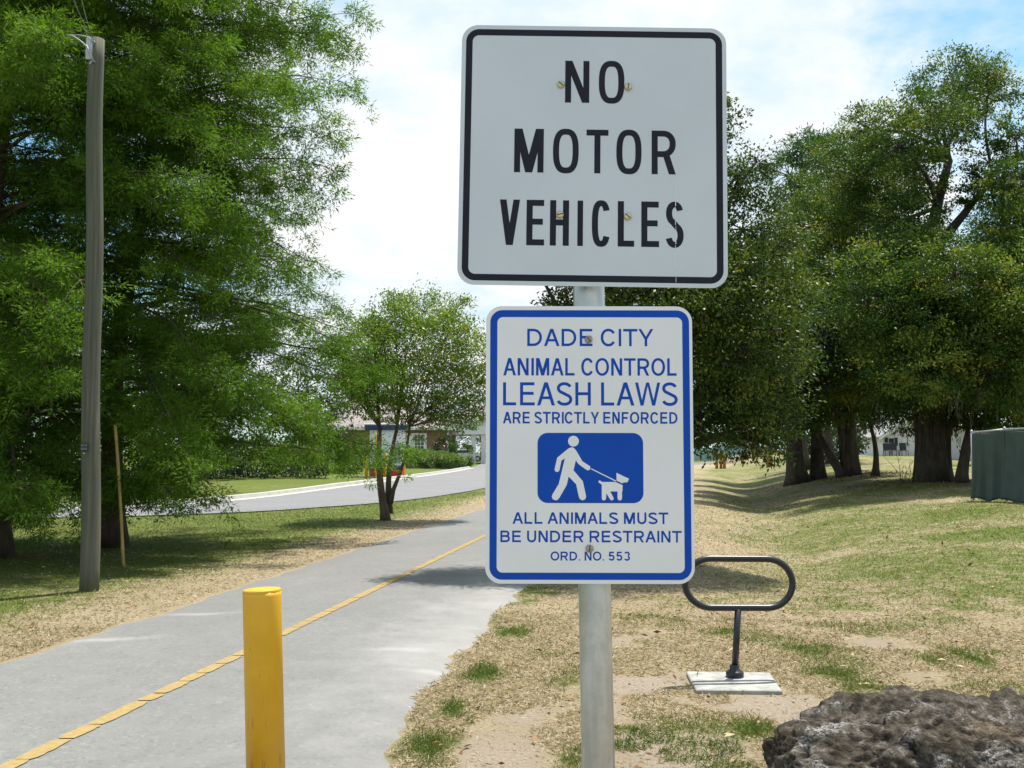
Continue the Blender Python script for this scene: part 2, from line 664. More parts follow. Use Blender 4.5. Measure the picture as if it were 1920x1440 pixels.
def paint_yellow_mat():
    m, t, b, o = new_mat('yellow_post_paint')
    v = objco(t)
    n = noise_tex(t, 6.0, 6, 0.6, v)
    st = noise_tex(t, 9.0, 5, 0.6, objco(t, (5, 5, 0.45)))
    c = ramp(t, n, [(0.3, (0.62, 0.325, 0.008)), (0.7, (0.72, 0.40, 0.014))])
    sp = N(t, 'ShaderNodeSeparateXYZ')
    t.links.new(v, sp.inputs[0])
    c = mixc(t, smooth(t, sp.outputs[2], 0.54, 0.545, 0.22, 0.0), c, (0.72, 0.34, 0.002))
    low = smooth(t, sp.outputs[2], 0.12, 0.62, 0.75, 0.0)
    c = mixc(t, math_node(t, 'MULTIPLY', smooth(t, st, 0.56, 0.68), low), c, (0.16, 0.085, 0.03))
    sc = noise_tex(t, 45, 3, 0.6, objco(t, (1, 1, 0.25)))
    c = mixc(t, math_node(t, 'MULTIPLY', smooth(t, sc, 0.60, 0.64), smooth(t, n, 0.54, 0.66, 0.0, 0.5)), c, (0.24, 0.12, 0.035))
    fade = noise_tex(t, 2.2, 3, 0.5, v)
    c = mixc(t, smooth(t, fade, 0.45, 0.65, 0.0, 0.30), c, (0.70, 0.44, 0.09))
    t.links.new(c, b.inputs['Base Color'])
    t.links.new(smooth(t, n, 0.3, 0.7, 0.36, 0.52), b.inputs['Roughness'])
    bump(t, b, noise_tex(t, 55, 4, 0.6, v), 0.12, 0.002)
    return m


def wood_pole_mat():
    m, t, b, o = new_mat('weathered_pole_wood')
    v = objco(t, (30, 30, 0.8))
    n = noise_tex(t, 1.0, 7, 0.65, v, 0.3)
    n2 = noise_tex(t, 0.7, 4, 0.5, objco(t))
    c = ramp(t, n, [(0.3, (0.050, 0.049, 0.036)), (0.52, (0.095, 0.094, 0.070)), (0.72, (0.15, 0.147, 0.112))])
    c = mixc(t, smooth(t, n2, 0.4, 0.65, 0.0, 0.45), c, (0.075, 0.088, 0.052))
    t.links.new(c, b.inputs['Base Color'])
    b.inputs['Roughness'].default_value = 0.9
    bump(t, b, n, 0.6, 0.012)
    return m


SCUFFS = []
for (px, py, rx, w, a0, a1) in [(250, 1180, 0.62, 0.15, -2.6, -0.5), (400, 1138, 0.62, 0.12, -2.5, -0.6), (725, 1250, 0.55, 0.13, 0.5, 2.6),
                                (740, 1300, 0.60, 0.13, 0.4, 2.0)]:
    q = G(px, py)
    SCUFFS.append((q.x, q.y, rx, w, a0, a1))

M = {}
M['ground'] = terrain_mat()
M['path'] = asphalt_mat('old_path_asphalt', (0.184, 0.183, 0.178))
M['road'] = asphalt_mat('road_asphalt', (0.192, 0.191, 0.196), sandy=False)
M['kerb'] = plain('kerb_concrete', (0.37, 0.36, 0.33), 0.85, var=0.15, scale=3)
M['line'] = plain('yellow_line_paint', (0.31, 0.215, 0.075), 0.85, var=0.3, scale=30, bmp=0.3, bscale=120)


def worn_line_mat():
    m, t, b, o = new_mat('worn_line_paint')
    v = objco(t)
    n = noise_tex(t, 26, 5, 0.65, v)
    n2 = noise_tex(t, 3.5, 4, 0.6, v)
    c = ramp(t, n, [(0.3, (0.24, 0.165, 0.060)), (0.6, (0.33, 0.235, 0.088)), (0.8, (0.40, 0.32, 0.16))])
    w = math_node(t, 'ADD', n, math_node(t, 'MULTIPLY', n2, 0.6))
    c = mixc(t, smooth(t, w, 0.88, 1.02, 0.0, 0.75), c, (0.19, 0.185, 0.175))
    t.links.new(c, b.inputs['Base Color'])
    b.inputs['Roughness'].default_value = 0.9
    bump(t, b, n, 0.4, 0.006)
    return m


M['worn_line'] = worn_line_mat()
M['steel'] = steel_mat()
M['white_sheet'] = sheeting_mat('white_sheeting', (0.54, 0.585, 0.635))
M['white_sheet_b'] = sheeting_mat('white_sheeting_fine', (0.735, 0.74, 0.77), 420)
M['alu'] = plain('aluminium', (0.62, 0.63, 0.64), 0.4, 0.8)
M['black_vinyl'] = plain('black_sign_ink', (0.012, 0.012, 0.022), 0.55, spec=0.2, var=0.2)
M['blue_vinyl'] = plain('blue_sign_ink', (0.002, 0.062, 0.40), 0.55, spec=0.18, var=0.06)
M['brass'] = plain('dull_bolt', (0.55, 0.50, 0.30), 0.42, 0.7, scale=60)
M['zinc'] = plain('grey_bolt', (0.30, 0.27, 0.23), 0.5, 0.6, var=0.4, scale=90)
M['yellow'] = paint_yellow_mat()
M['black_coat'] = plain('black_powder_coat', (0.014, 0.014, 0.020), 0.38, var=0.2, bmp=0.08, bscale=200)
M['concrete'] = plain('pad_concrete', (0.30, 0.298, 0.275), 0.9, var=0.35, scale=11, bmp=0.3, bscale=90)
M['rock'] = rock_mat()
M['pole'] = wood_pole_mat()
M['bark_cyp'] = bark_mat('cypress_bark', (0.045, 0.028, 0.020), (0.15, 0.105, 0.078))
M['bark'] = bark_mat('grey_brown_bark', (0.028, 0.021, 0.015), (0.095, 0.075, 0.056))
M['bark_crape'] = bark_mat('smooth_brown_bark', (0.07, 0.048, 0.036), (0.16, 0.115, 0.085), (6, 6, 2), 0.3)
M['bamboo'] = plain('dry_cane', (0.40, 0.27, 0.085), 0.55, var=0.25, scale=6)
M['lf_cyp'] = leaf_mat('cypress_needles', [(0.0, (0.036, 0.074, 0.010)), (0.42, (0.086, 0.168, 0.019)), (0.75, (0.140, 0.236, 0.029)), (1.0, (0.20, 0.28, 0.038))], 0.6, 0.42, 0.12)
M['lf_oak'] = leaf_mat('glossy_oak_leaves', [(0.0, (0.016, 0.034, 0.010)), (0.5, (0.050, 0.086, 0.017)), (0.76, (0.125, 0.165, 0.025)), (0.92, (0.18, 0.19, 0.026)), (1.0, (0.25, 0.215, 0.03))], 0.46, 0.3, 0.20)
M['lf_crape'] = leaf_mat('bright_small_leaves', [(0.0, (0.045, 0.095, 0.014)), (0.5, (0.11, 0.19, 0.025)), (0.9, (0.18, 0.26, 0.04)), (1.0, (0.25, 0.17, 0.03))], 0.42, 0.4, 0.45)
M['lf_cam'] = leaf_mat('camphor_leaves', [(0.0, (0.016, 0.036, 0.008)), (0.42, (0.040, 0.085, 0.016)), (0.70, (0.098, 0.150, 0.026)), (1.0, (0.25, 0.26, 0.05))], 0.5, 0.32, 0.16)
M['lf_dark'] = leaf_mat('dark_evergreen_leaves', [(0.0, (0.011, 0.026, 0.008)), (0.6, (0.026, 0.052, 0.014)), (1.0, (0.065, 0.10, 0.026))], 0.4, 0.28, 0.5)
M['lf_blue'] = leaf_mat('feathery_blue_green_leaves', [(0.0, (0.020, 0.050, 0.018)), (0.6, (0.040, 0.095, 0.032)), (1.0, (0.075, 0.14, 0.05))], 0.5, 0.4, 0.3)
M['lf_hedge'] = leaf_mat('pale_hedge_leaves', [(0.0, (0.07, 0.12, 0.03)), (0.6, (0.17, 0.24, 0.08)), (1.0, (0.30, 0.36, 0.14))], 0.45, 0.3, 0.4)
M['moss'] = leaf_mat('grey_moss_strands', [(0.0, (0.055, 0.055, 0.040)), (1.0, (0.13, 0.125, 0.095))], 0.8, 0.3, 0.1, (1, 1, .9))
M['blade'] = leaf_mat('grass_blades', [(0.0, (0.56, 0.475, 0.345)), (0.30, (0.42, 0.335, 0.215)), (0.43, (0.12, 0.085, 0.045)), (0.52, (0.24, 0.20, 0.085)), (0.72, (0.135, 0.165, 0.034)), (1.0, (0.072, 0.115, 0.020))], 0.6, 0.3, 0.2, (1.1, 1.15, .8))
M['litter'] = leaf_mat('dead_leaves', [(0.0, (0.10, 0.045, 0.018)), (0.5, (0.24, 0.13, 0.055)), (1.0, (0.46, 0.36, 0.22))], 0.7, 0.15, 0.2, (1, .9, .7))
M['screen'] = plain('green_windscreen', (0.036, 0.060, 0.053), 0.7, var=0.22, scale=2.2, bmp=0.25, bscale=30, bdist=0.01)
M['galv'] = plain('fence_galvanised', (0.42, 0.43, 0.44), 0.45, 0.6)
M['white_wall'] = plain('white_siding', (0.74, 0.74, 0.73), 0.7, var=0.05)
M['grey_wall'] = plain('pale_grey_siding', (0.46, 0.47, 0.48), 0.7, var=0.06)
M['shingle'] = plain('pinkish_shingles', (0.255, 0.215, 0.21), 0.9, var=0.14, scale=20)
M['shingle_g'] = plain('grey_shingles', (0.26, 0.255, 0.25), 0.9, var=0.14, scale=20)
M['brick'] = brick_mat()
M['glass'] = plain('window_glass', (0.012, 0.016, 0.022), 0.08, spec=0.8, var=0.1)
M['shutter'] = plain('dark_shutter', (0.02, 0.022, 0.028), 0.6)
M['kiosk_white'] = plain('kiosk_white_panel', (0.72, 0.76, 0.80), 0.45, var=0.04)
M['kiosk_red'] = plain('kiosk_red_panel', (0.52, 0.018, 0.035), 0.4, var=0.06)
M['kiosk_navy'] = plain('kiosk_navy_panel', (0.010, 0.030, 0.12), 0.4)
M['kiosk_grey'] = plain('kiosk_grey_screen', (0.22, 0.26, 0.29), 0.3)
M['green_sign'] = plain('green_sign_face', (0.02, 0.32, 0.12), 0.5)
M['car_white'] = plain('car_white_paint', (0.72, 0.73, 0.74), 0.25, var=0.03)
M['rubber'] = plain('rubber', (0.02, 0.02, 0.02), 0.8)
M['orange_post'] = plain('orange_yellow_post', (0.34, 0.17, 0.02), 0.55)
M['cyan_fence'] = plain('faded_blue_fence', (0.28, 0.42, 0.45), 0.7, var=0.1)
M['tag_black'] = plain('black_tag', (0.012, 0.02, 0.02), 0.5)
M['tag_pale'] = plain('worn_tag_digits', (0.17, 0.20, 0.19), 0.6)
M['wire'] = plain('old_wire', (0.30, 0.31, 0.32), 0.6, 0.3)

# ------------------------------------------------------------------ ground sheet
GREEN_SPOTS = []   # (x, y, rx, ry, amount) greener tufts read off the photo
for (px, py, rp, a) in [(1480, 1212, 75, .75), (1560, 1265, 60, .8), (1640, 1300, 60, .8), (1150, 1385, 55, .9), (1060, 1420, 45, .7), (1230, 1400, 60, .8),
                        (1320, 1395, 60, .8), (1400, 1372, 50, .6), (960, 1180, 40, .8), (900, 1262, 40, .95), (1290, 1282, 25, .8), (1700, 1330, 45, .7),
                        (1760, 1240, 40, .5), (1130, 1230, 30, .4), (1350, 1180, 60, .4), (1200, 1160, 50, .5), (1010, 1110, 50, .8), (1820, 1240, 30, .6),
                        (1880, 1000, 90, 1.0), (1800, 960, 60, .8), (850, 1330, 30, .9), (800, 1400, 30, .8), (880, 1360, 25, .5)]:
    q = G(px, py)
    k = q.y / 1920
    GREEN_SPOTS.append((q.x, q.y, rp * k, max(rp * k * 1.0, 0.25 * q.y / 6), a))
SAND_SPOTS = []
for (px, py, rp, a) in [(1180, 1350, 70, .5), (1240, 1270, 50, .4), (1180, 1290, 60, .45), (1330, 1340, 60, .45), (1440, 1330, 50, .5), (1230, 1420, 50, .4),
                        (1500, 1180, 40, .3), (1650, 1210, 40, .35), (1560, 1330, 40, .4), (1350, 1435, 60, .5), (960, 1330, 55, .4), (930, 1420, 60, .45),
                        (1160, 1200, 60, .3), (1690, 1260, 45, .35)]:
    q = G(px, py)
    k = q.y / 1920
    SAND_SPOTS.append((q.x, q.y, rp * k, max(rp * k * 1.1, 0.3), a))


def masks(X, Y):
    """greenness and bareness of the lawn at a point"""
    d = X - path_c(Y)
    left = 1 - sstep(d, -2.0, -1.2)
    g = np.zeros_like(X, float)
    # left lawn: straw verge by the path, lush further in
    verge = sstep(-d, 1.8, 4.0)
    g_left = 0.24 + 0.66 * verge * (0.55 + 0.45 * fbm(X * .5, Y * .5, 31, 3))
    g_right = 0.16 + 0.42 * (fbm(X * .45 + 9, Y * .45, 41, 4) - 0.35) + 0.22 * sstep(d, 3.0, 6.5) * sstep(Y, 6, 11) + 0.30 * sstep(fbm(X * 2.0 + 3, Y * 1.5, 43, 5), .50, .66) * (1 - .72 * sstep(Y, 8, 14)) + .07 * sstep(Y, 9, 14) * sstep(d, 3.0, 6.5)
    g = g_left * left + g_right * (1 - left)
    g = g + 0.18 * sstep(Y, 40, 60) * left
    brk = .30 + 1.15 * sstep(fbm(X * 5.2, Y * 4.2, 19, 4), .38, .62)
    for (x, y, rx, ry, a) in GREEN_SPOTS:
        g = g + a * 0.62 * np.exp(-(((X - x) / rx) ** 2 + ((Y - y) / ry) ** 2)) * brk
    s = 0.46 * fbm(X * .8, Y * .8, 77, 4) * (1 - left) * (1 - sstep(Y, 9, 16))
    brs = .1 + 1.3 * sstep(fbm(X * 2.4 + 5, Y * 2.0, 23, 5), .36, .62)
    for (x, y, rx, ry, a) in SAND_SPOTS:
        s = s + a * 1.1 * np.exp(-(((X - x) / (1.5 * rx)) ** 2 + ((Y - y) / (1.5 * ry)) ** 2)) * brs
    return np.clip(g, 0, 1), np.clip(s, 0, 1)


def make_ground():
    ys = [-6.0]
    while ys[-1] < 60:
        ys.append(ys[-1] + (0.16 if ys[-1] < 16 else 0.3 if ys[-1] < 32 else 0.7))
    while ys[-1] < 1500:
        ys.append(ys[-1] + max(1.2, ys[-1] * 0.06))
    xs = list(np.arange(-9, 12, 0.16)) + list(np.arange(12, 24, 0.35))
    x = -9
    neg = []
    while x > -900:
        x -= max(0.35, abs(x) * 0.05); neg.append(x)
    while xs[-1] < 900:
        xs.append(xs[-1] + max(0.4, xs[-1] * 0.06))
    xs = np.array(neg[::-1] + xs); ys = np.array(ys)
    X, Y = np.meshgrid(xs, ys)
    Z = terrain(X, Y)
    nx, ny = len(xs), len(ys)
    V = np.stack([X, Y, Z], -1).reshape(-1, 3)
    i = np.arange(nx * ny).reshape(ny, nx)
    F = np.stack([i[:-1, :-1], i[:-1, 1:], i[1:, 1:], i[1:, :-1]], -1).reshape(-1, 4)
    g, s = masks(X, Y)
    o = quad_mesh('ground', V, F, M['ground'], attrs={'green': g.ravel(), 'sand': s.ravel()}, smooth_sh=True)
    tag(o, 'dry mown lawn of straw and green grass with bare sandy patches', 'lawn', kind='structure')


make_ground()


def ragged(Y, seed, amp):
    return amp * (fbm(Y * 1.6, Y * 0 + seed, seed, 4) - 0.5) * 2


def path_edges(Y):
    c = path_c(Y)
    l = c - 1.74 + ragged(Y * 1.4, 3, 0.08) + ragged(Y * 7, 14, 0.03)
    r = c + 1.70 + ragged(Y * 1.5, 8, 0.13) + ragged(Y * 7, 12, 0.05) + 0.20 * np.exp(-((Y - 4.7) / 1.5) ** 2)
    return l, r


def make_path():
    ys = list(np.arange(-5, 30, 0.10)) + list(np.arange(30, 60, 0.4)) + list(np.arange(60, 175, 1.5))
    ys = np.array(ys)
    l, r = path_edges(ys)
    k = 15
    u = np.linspace(0, 1, k)
    X = l[:, None] * (1 - u) + r[:, None] * u
    Y = np.repeat(ys[:, None], k, 1)
    crown = 0.012 + 0.02 * np.sin(np.pi * u) ** 0.7
    Z = terrain(X, Y) + crown[None, :]
    Z[:, 0] = terrain(X[:, 0], Y[:, 0]) - 0.01
    Z[:, -1] = terrain(X[:, -1], Y[:, -1]) - 0.01
    V = np.stack([X, Y, Z], -1).reshape(-1, 3)
    i = np.arange(len(ys) * k).reshape(len(ys), k)
    F = np.stack([i[:-1, :-1], i[:-1, 1:], i[1:, 1:], i[1:, :-1]], -1).reshape(-1, 4)
    sand = np.clip(sstep(u, 0.50, 1.0)[None, :] * np.ones_like(X) * (0.55 + 0.5 * sstep(Y, 5.5, 8)) * (1 - 0.5 * sstep(Y, 12, 20)) + 0.45 * (1 - sstep(u, 0.0, 0.14))[None, :] * np.exp(-((Y - 8.6) / 1.3) ** 2), 0, 1)
    o = quad_mesh('path', V, F, M['path'], attrs={'sand': sand.ravel()}, smooth_sh=True)
    tag(o, 'worn grey asphalt trail running away past the signs', 'path', kind='structure')
    # cracked yellow centre line, laid in short slabs
    mb = MB()
    y = -2.0
    while y < 70:
        L = random.uniform(0.13, 0.42) if y > 6.2 else random.uniform(0.25, 0.6)
        if y > 14: L *= 1.6
        gap = random.uniform(0.006, 0.022)
        n = 9
        pts_l, pts_r = [], []
        for j in range(n + 1):
            t = j / n
            yy = y + L * t
            c = float(path_c(yy)) - 0.012
            e = 0.014 * (1 - min(1, min(t, 1 - t) * 7))          # rounded slab ends
            w = 0.052 - e + random.uniform(-0.005, 0.004)
            w2 = 0.052 - e + random.uniform(-0.005, 0.004)
            zz = gz(c, yy) + 0.0375
            pts_l.append((c - w, yy + random.uniform(-.004, .004), zz))
            pts_r.append((c + w2, yy + random.uniform(-.004, .004), zz))
        mb.add(pts_l + pts_r, [(j, j + n + 1, j + n + 2, j + 1) for j in range(n)])
        y += L + gap
    o = mb.build('path_centre_line', M['worn_line'])
    tag(o, 'cracked yellow centre line painted along the trail', 'road marking', kind='structure')


make_path()


def resample(pts, n):
    P = np.array(pts, float)
    s = np.concatenate([[0], np.cumsum(np.linalg.norm(np.diff(P, axis=0), axis=1))])
    t = np.linspace(0, s[-1], n)
    Q = np.stack([np.interp(t, s, P[:, k]) for k in range(P.shape[1])], 1)
    for _ in range(6):
        Q[1:-1] = 0.25 * Q[:-2] + 0.5 * Q[1:-1] + 0.25 * Q[2:]
    return Q


KERB_XY = [(-40, 25.0), (-22, 26.0), (-15, 27.2)] + [tuple(G(*q)[:2]) for q in [(200, 953), (400, 943), (470, 935), (600, 918), (700, 905), (760, 897), (850, 884), (882, 878)]]
NEAR_XY = [(-40, 20.5), (-22, 21.8), (-15, 22.8)] + [tuple(G(*q)[:2]) for q in [(140, 972), (300, 968), (420, 965), (500, 960), (640, 950), (740, 942), (820, 932), (900, 918)]]
kx, ky = KERB_XY[-1]
KERB_END = [(kx + 1.0, ky + 2.0)]
nx_, ny_ = NEAR_XY[-1]
NEAR_XY += [(nx_ + 2.2, ny_ + 14), (nx_ + 6, ny_ + 32), (nx_ + 10, ny_ + 50)]


def make_road():
    n = 120
    A = resample(NEAR_XY, n); B = resample(KERB_XY, n)
    k = 8
    u = np.linspace(0, 1, k)[None, :, None]
    P = A[:, None, :] * (1 - u) + B[:, None, :] * u
    Z = terrain(P[..., 0], P[..., 1]) + 0.025
    V = np.concatenate([P, Z[..., None]], -1).reshape(-1, 3)
    i = np.arange(n * k).reshape(n, k)
    F = np.stack([i[:-1, :-1], i[1:, :-1], i[1:, 1:], i[:-1, 1:]], -1).reshape(-1, 4)[:, ::-1]
    o = quad_mesh('road', V, F, M['road'], smooth_sh=True)
    tag(o, 'grey asphalt driveway curving from the left to the bank', 'road', kind='structure')
    # drive-through apron in front of the canopy
    b1 = B[-1]; a1 = A[-1]
    ap = [(b1[0], b1[1]), (a1[0], a1[1]), (a1[0] + 8, a1[1] + 30), (b1[0] + 1, b1[1] + 60)]
    mb = MB()
    nu = 10
    g = []
    for j in range(nu + 1):
        for i2 in range(nu + 1):
            s, t = i2 / nu, j / nu
            x = (ap[0][0] * (1 - s) + ap[1][0] * s) * (1 - t) + (ap[3][0] * (1 - s) + ap[2][0] * s) * t
            y = (ap[0][1] * (1 - s) + ap[1][1] * s) * (1 - t) + (ap[3][1] * (1 - s) + ap[2][1] * s) * t
            g.append((x, y, gz(x, y) + 0.03))
    mb.add(g, [(j * (nu + 1) + i2, j * (nu + 1) + i2 + 1, (j + 1) * (nu + 1) + i2 + 1, (j + 1) * (nu + 1) + i2) for j in range(nu) for i2 in range(nu)])
    tag(mb.build('parking_pavement', M['road']), 'grey paving in front of the drive-through canopy', 'pavement', kind='structure')
    # kerb
    K = B.copy()
    T = np.gradient(K, axis=0); T /= np.linalg.norm(T, axis=1)[:, None]
    Nn = np.stack([-T[:, 1], T[:, 0]], 1)
    prof = [(-0.42, 0.030), (-0.02, 0.036), (0.02, 0.15), (0.24, 0.155), (0.26, 0.0)]
    V = []
    for q, nn in zip(K, Nn):
        for (o_, h) in prof:
            p = q + nn * o_
            V.append((p[0], p[1], gz(p[0], p[1]) + h))
    m = len(prof)
    F = [(i2 * m + j, i2 * m + j + 1, (i2 + 1) * m + j + 1, (i2 + 1) * m + j) for i2 in range(n - 1) for j in range(m - 1)]
    mb = MB(); mb.add(V, F)
    tag(mb.build('kerb', M['kerb']), 'pale concrete kerb along the far side of the driveway', 'kerb', kind='structure')
    # side street seen under the tree far left
    mb = MB()
    pts = [(-70, 52), (-33, 57), (-24, 60), (-14, 66)]
    W = [3.2, 3.2, 2.8, 2.4]
    Q = resample(pts, 24)
    vs = []
    for j, q in enumerate(Q):
        for s in (-3.6, -1.2, 1.2, 3.6):
            vs.append((q[0] + 0.15 * s, q[1] + s, gz(q[0], q[1] + s) + 0.03))
    mb.add(vs, [(j * 4 + c, (j + 1) * 4 + c, (j + 1) * 4 + c + 1, j * 4 + c + 1) for j in range(23) for c in range(3)])
    tag(mb.build('side_street', M['road']), 'strip of bright side street seen under the cypress', 'road', kind='structure')


make_road()

# ------------------------------------------------------------------ sign lettering: stroke glyphs built as geometry
def arc(cx, cy, rx, ry, a0, a1, n=22, e=2.0):
    out = []
    for i in range(n + 1):
        a = math.radians(a0 + (a1 - a0) * i / n)
        c, s = math.cos(a), math.sin(a)
        out.append((cx + rx * math.copysign(abs(c) ** (2 / e), c), cy + ry * math.copysign(abs(s) ** (2 / e), s)))
    return out


def glyph(ch, W, t, e=2.15):
    """elements in a box W wide and 1 high: ('P', outline) or ('S', centre line, closed)"""
    h = t / 2
    P = lambda *p: ('P', list(p))
    S = lambda p, c=False: ('S', p, c)
    if ch == 'I':
        return [P((0, 0), (W, 0), (W, 1), (0, 1))]
    if ch == 'L':
        return [P((0, 0), (W, 0), (W, t), (t, t), (t, 1), (0, 1))]
    if ch == 'E':
        m0 = 0.5 - h + 0.02; m1 = m0 + t
        return [P((0, 0), (W, 0), (W, t), (t, t), (t, m0), (W * .92, m0), (W * .92, m1), (t, m1), (t, 1 - t), (W * .98, 1 - t), (W * .98, 1), (0, 1))]
    if ch == 'F':
        m0 = 0.47 - h + 0.02; m1 = m0 + t
        return [P((0, 0), (t, 0), (t, m0), (W * .88, m0), (W * .88, m1), (t, m1), (t, 1 - t), (W, 1 - t), (W, 1), (0, 1))]
    if ch == 'T':
        return [P((W / 2 - h, 0), (W / 2 + h, 0), (W / 2 + h, 1 - t), (W, 1 - t), (W, 1), (0, 1), (0, 1 - t), (W / 2 - h, 1 - t))]
    if ch == 'H':
        m0 = 0.5 - h + 0.01; m1 = m0 + t
        return [P((0, 0), (t, 0), (t, m0), (W - t, m0), (W - t, 0), (W, 0), (W, 1), (W - t, 1), (W - t, m1), (t, m1), (t, 1), (0, 1))]
    if ch == 'N':
        d = 1.18 * t
        y1 = (t) / (W - d)
        return [P((0, 0), (t, 0), (t, 1 - y1), (W - d, 0), (W, 0), (W, 1), (W - t, 1), (W - t, y1), (d, 1), (0, 1))]
    if ch == 'M':
        a = 1.32 * t; b = 0.58 * t
        run = W / 2 - b
        v = 1 - (W / 2 - a) / run
        yk = 1 - t / run
        return [P((0, 0), (t, 0), (t, yk), (W / 2 - b, 0), (W / 2 + b, 0), (W - t, yk), (W - t, 0), (W, 0), (W, 1), (W - a, 1), (W / 2, v), (a, 1), (0, 1))]
    if ch == 'A':
        b = 0.58 * t; c = 1.08 * t
        apex = (W / 2 - c) / (W / 2 - b)
        y0, y1 = 0.27, 0.27 + t * 0.92
        xl = lambda y: c + (W / 2 - c) * y / apex
        return [P((0, 0), (c, 0), (W / 2, apex), (W - c, 0), (W, 0), (W / 2 + b, 1), (W / 2 - b, 1)),
                P((xl(y0) - .4 * t, y0), (W - xl(y0) + .4 * t, y0), (W - xl(y1) + .4 * t, y1), (xl(y1) - .4 * t, y1))]
    if ch == 'V':
        b = 0.56 * t; c = 1.08 * t
        ap = 1 - (W / 2 - c) / (W / 2 - b)
        return [P((W / 2 - b, 0), (W / 2 + b, 0), (W, 1), (W - c, 1), (W / 2, ap), (c, 1), (0, 1))]
    if ch == 'W':
        b = 0.50 * t; c = 1.0 * t
        q = W * 0.27
        return [P((q - b, 0), (q + b, 0), (W / 2, 1 - 1.15 * t), (W - q - b, 0), (W - q + b, 0), (W, 1), (W - c, 1), (W - q, 1.15 * t * 1.6), (W / 2 + b, 1), (W / 2 - b, 1),
                  (q, 1.15 * t * 1.6), (c, 1), (0, 1))]
    if ch == 'Y':
        c = 1.12 * t
        return [P((W / 2 - h, 0), (W / 2 + h, 0), (W / 2 + h, 0.40), (W, 1), (W - c, 1), (W / 2, 0.40 + 0.62 * t + .06), (c, 1), (0, 1), (W / 2 - h, 0.40))]
    if ch == 'O':
        return [S(arc(W / 2, .5, W / 2 - h, .512 - h, 0, 360, 56, e)[:-1], True)]
    if ch == 'C':
        return [S(arc(W / 2, .5, W / 2 - h, .512 - h, 33, 327, 46, e))]
    if ch == 'D':
        r = min(W * .62, .5) - h
        pts = [(h, h)] + arc(W - h - r, h + (.5 - h) , r, .5 - h, -90, 90, 26, 2.1) + [(h, 1 - h)]
        return [S(pts, True)]
    if ch == 'U':
        r = W / 2 - h
        ry = min(.5, r * 1.0)
        return [S([(h, 1)] + arc(W / 2, ry + h - .012, r, ry, 180, 360, 24, 2.1) + [(W - h, 1)])]
    if ch in 'RB':
        mid = 0.46 if ch == 'R' else 0.53
        top = 1 - h
        ry = (top - mid) / 2
        rx = min(W * .40, ry * 1.15)
        Wt = W - h - (0.0 if ch == 'R' else W * .05)
        bowl = [(h, mid)] + arc(Wt - rx, mid + ry, rx, ry, -90, 90, 20, 2.2) + [(h, top)]
        if ch == 'R':
            return [S(bowl, True), P((0, 0), (t, 0), (t, mid), (0, mid)), P((W * .46, mid - .3 * h), (W * .46 + 1.05 * t, mid + .2 * h), (W, 0), (W - 1.12 * t, 0))]
        ry2 = (mid - h) / 2
        rx2 = min(W * .42, ry2 * 1.15)
        low = [(h, h)] + arc(W - h - rx2, h + ry2, rx2, ry2, -90, 90, 20, 2.2) + [(h, mid)]
        return [S(bowl, True), S(low, True)]
    if ch == 'S':
        x = W / 2
        rx = W / 2 - h
        up = arc(x, .745 - .0, rx * .93, .262 - h, 18, 248, 26, 2.1)
        lo = arc(x, .258, rx, .270 - h, 66, -164, 28, 2.1)
        return [S(up + lo)]
    if ch == '5':
        x = W / 2
        rx = W / 2 - h
        return [S([(W * .90, 1 - h), (W * .24, 1 - h), (W * .155, .50)]), S(arc(x, .325, rx, .335 - h, 150, -160, 30, 2.1))]
    if ch == '3':
        x = W / 2
        rx = W / 2 - h
        return [S(arc(x, .745, rx * .92, .265 - h, 158, -62, 24, 2.1)), S(arc(x, .275, rx, .285 - h, 72, -160, 26, 2.1))]
    if ch == '.':
        return [P((0, 0), (W, 0), (W, W), (0, W))]
    return []


def stroke_quads(pts, t, closed, sx):
    """offset a centre line by t/2; x is already in final proportion"""
    n = len(pts)
    L, R = [], []
    for i in range(n):
        if closed:
            a, b, c = pts[i - 1], pts[i], pts[(i + 1) % n]
        else:
            a, b, c = pts[max(i - 1, 0)], pts[i], pts[min(i + 1, n - 1)]
        d1 = Vector((b[0] - a[0], b[1] - a[1])); d2 = Vector((c[0] - b[0], c[1] - b[1]))
        if d1.length < 1e-9: d1 = d2
        if d2.length < 1e-9: d2 = d1
        d1.normalize(); d2.normalize()
        n1 = Vector((-d1.y, d1.x)); n2 = Vector((-d2.y, d2.x))
        m = n1 + n2
        if m.length < 1e-6: m = n1
        m.normalize()
        k = t / 2 / max(m.dot(n1), 0.35)
        L.append((b[0] + m.x * k, b[1] + m.y * k)); R.append((b[0] - m.x * k, b[1] - m.y * k))
    q = []
    for i in range(n if closed else n - 1):
        j = (i + 1) % n
        q.append([R[i], R[j], L[j], L[i]])
    return q


LAYER = [0]


def put_glyph(mb, ch, x, y, w, h, t, z, e=2.15):
    """glyph in the sign's own plane: x right, y up, z out of the face; w, h, t in metres"""
    for el in glyph(ch, w / h, t / h, e):
        LAYER[0] += 1
        zz = z + 0.00003 * (LAYER[0] % 4)
        if el[0] == 'P':
            mb.add([(x + p[0] * h, y + p[1] * h, zz) for p in el[1]], [tuple(range(len(el[1])))])
        else:
            for q in stroke_quads(el[1], t / h, el[2], 1):
                mb.add([(x + p[0] * h, y + p[1] * h, zz) for p in q], [(0, 1, 2, 3)])


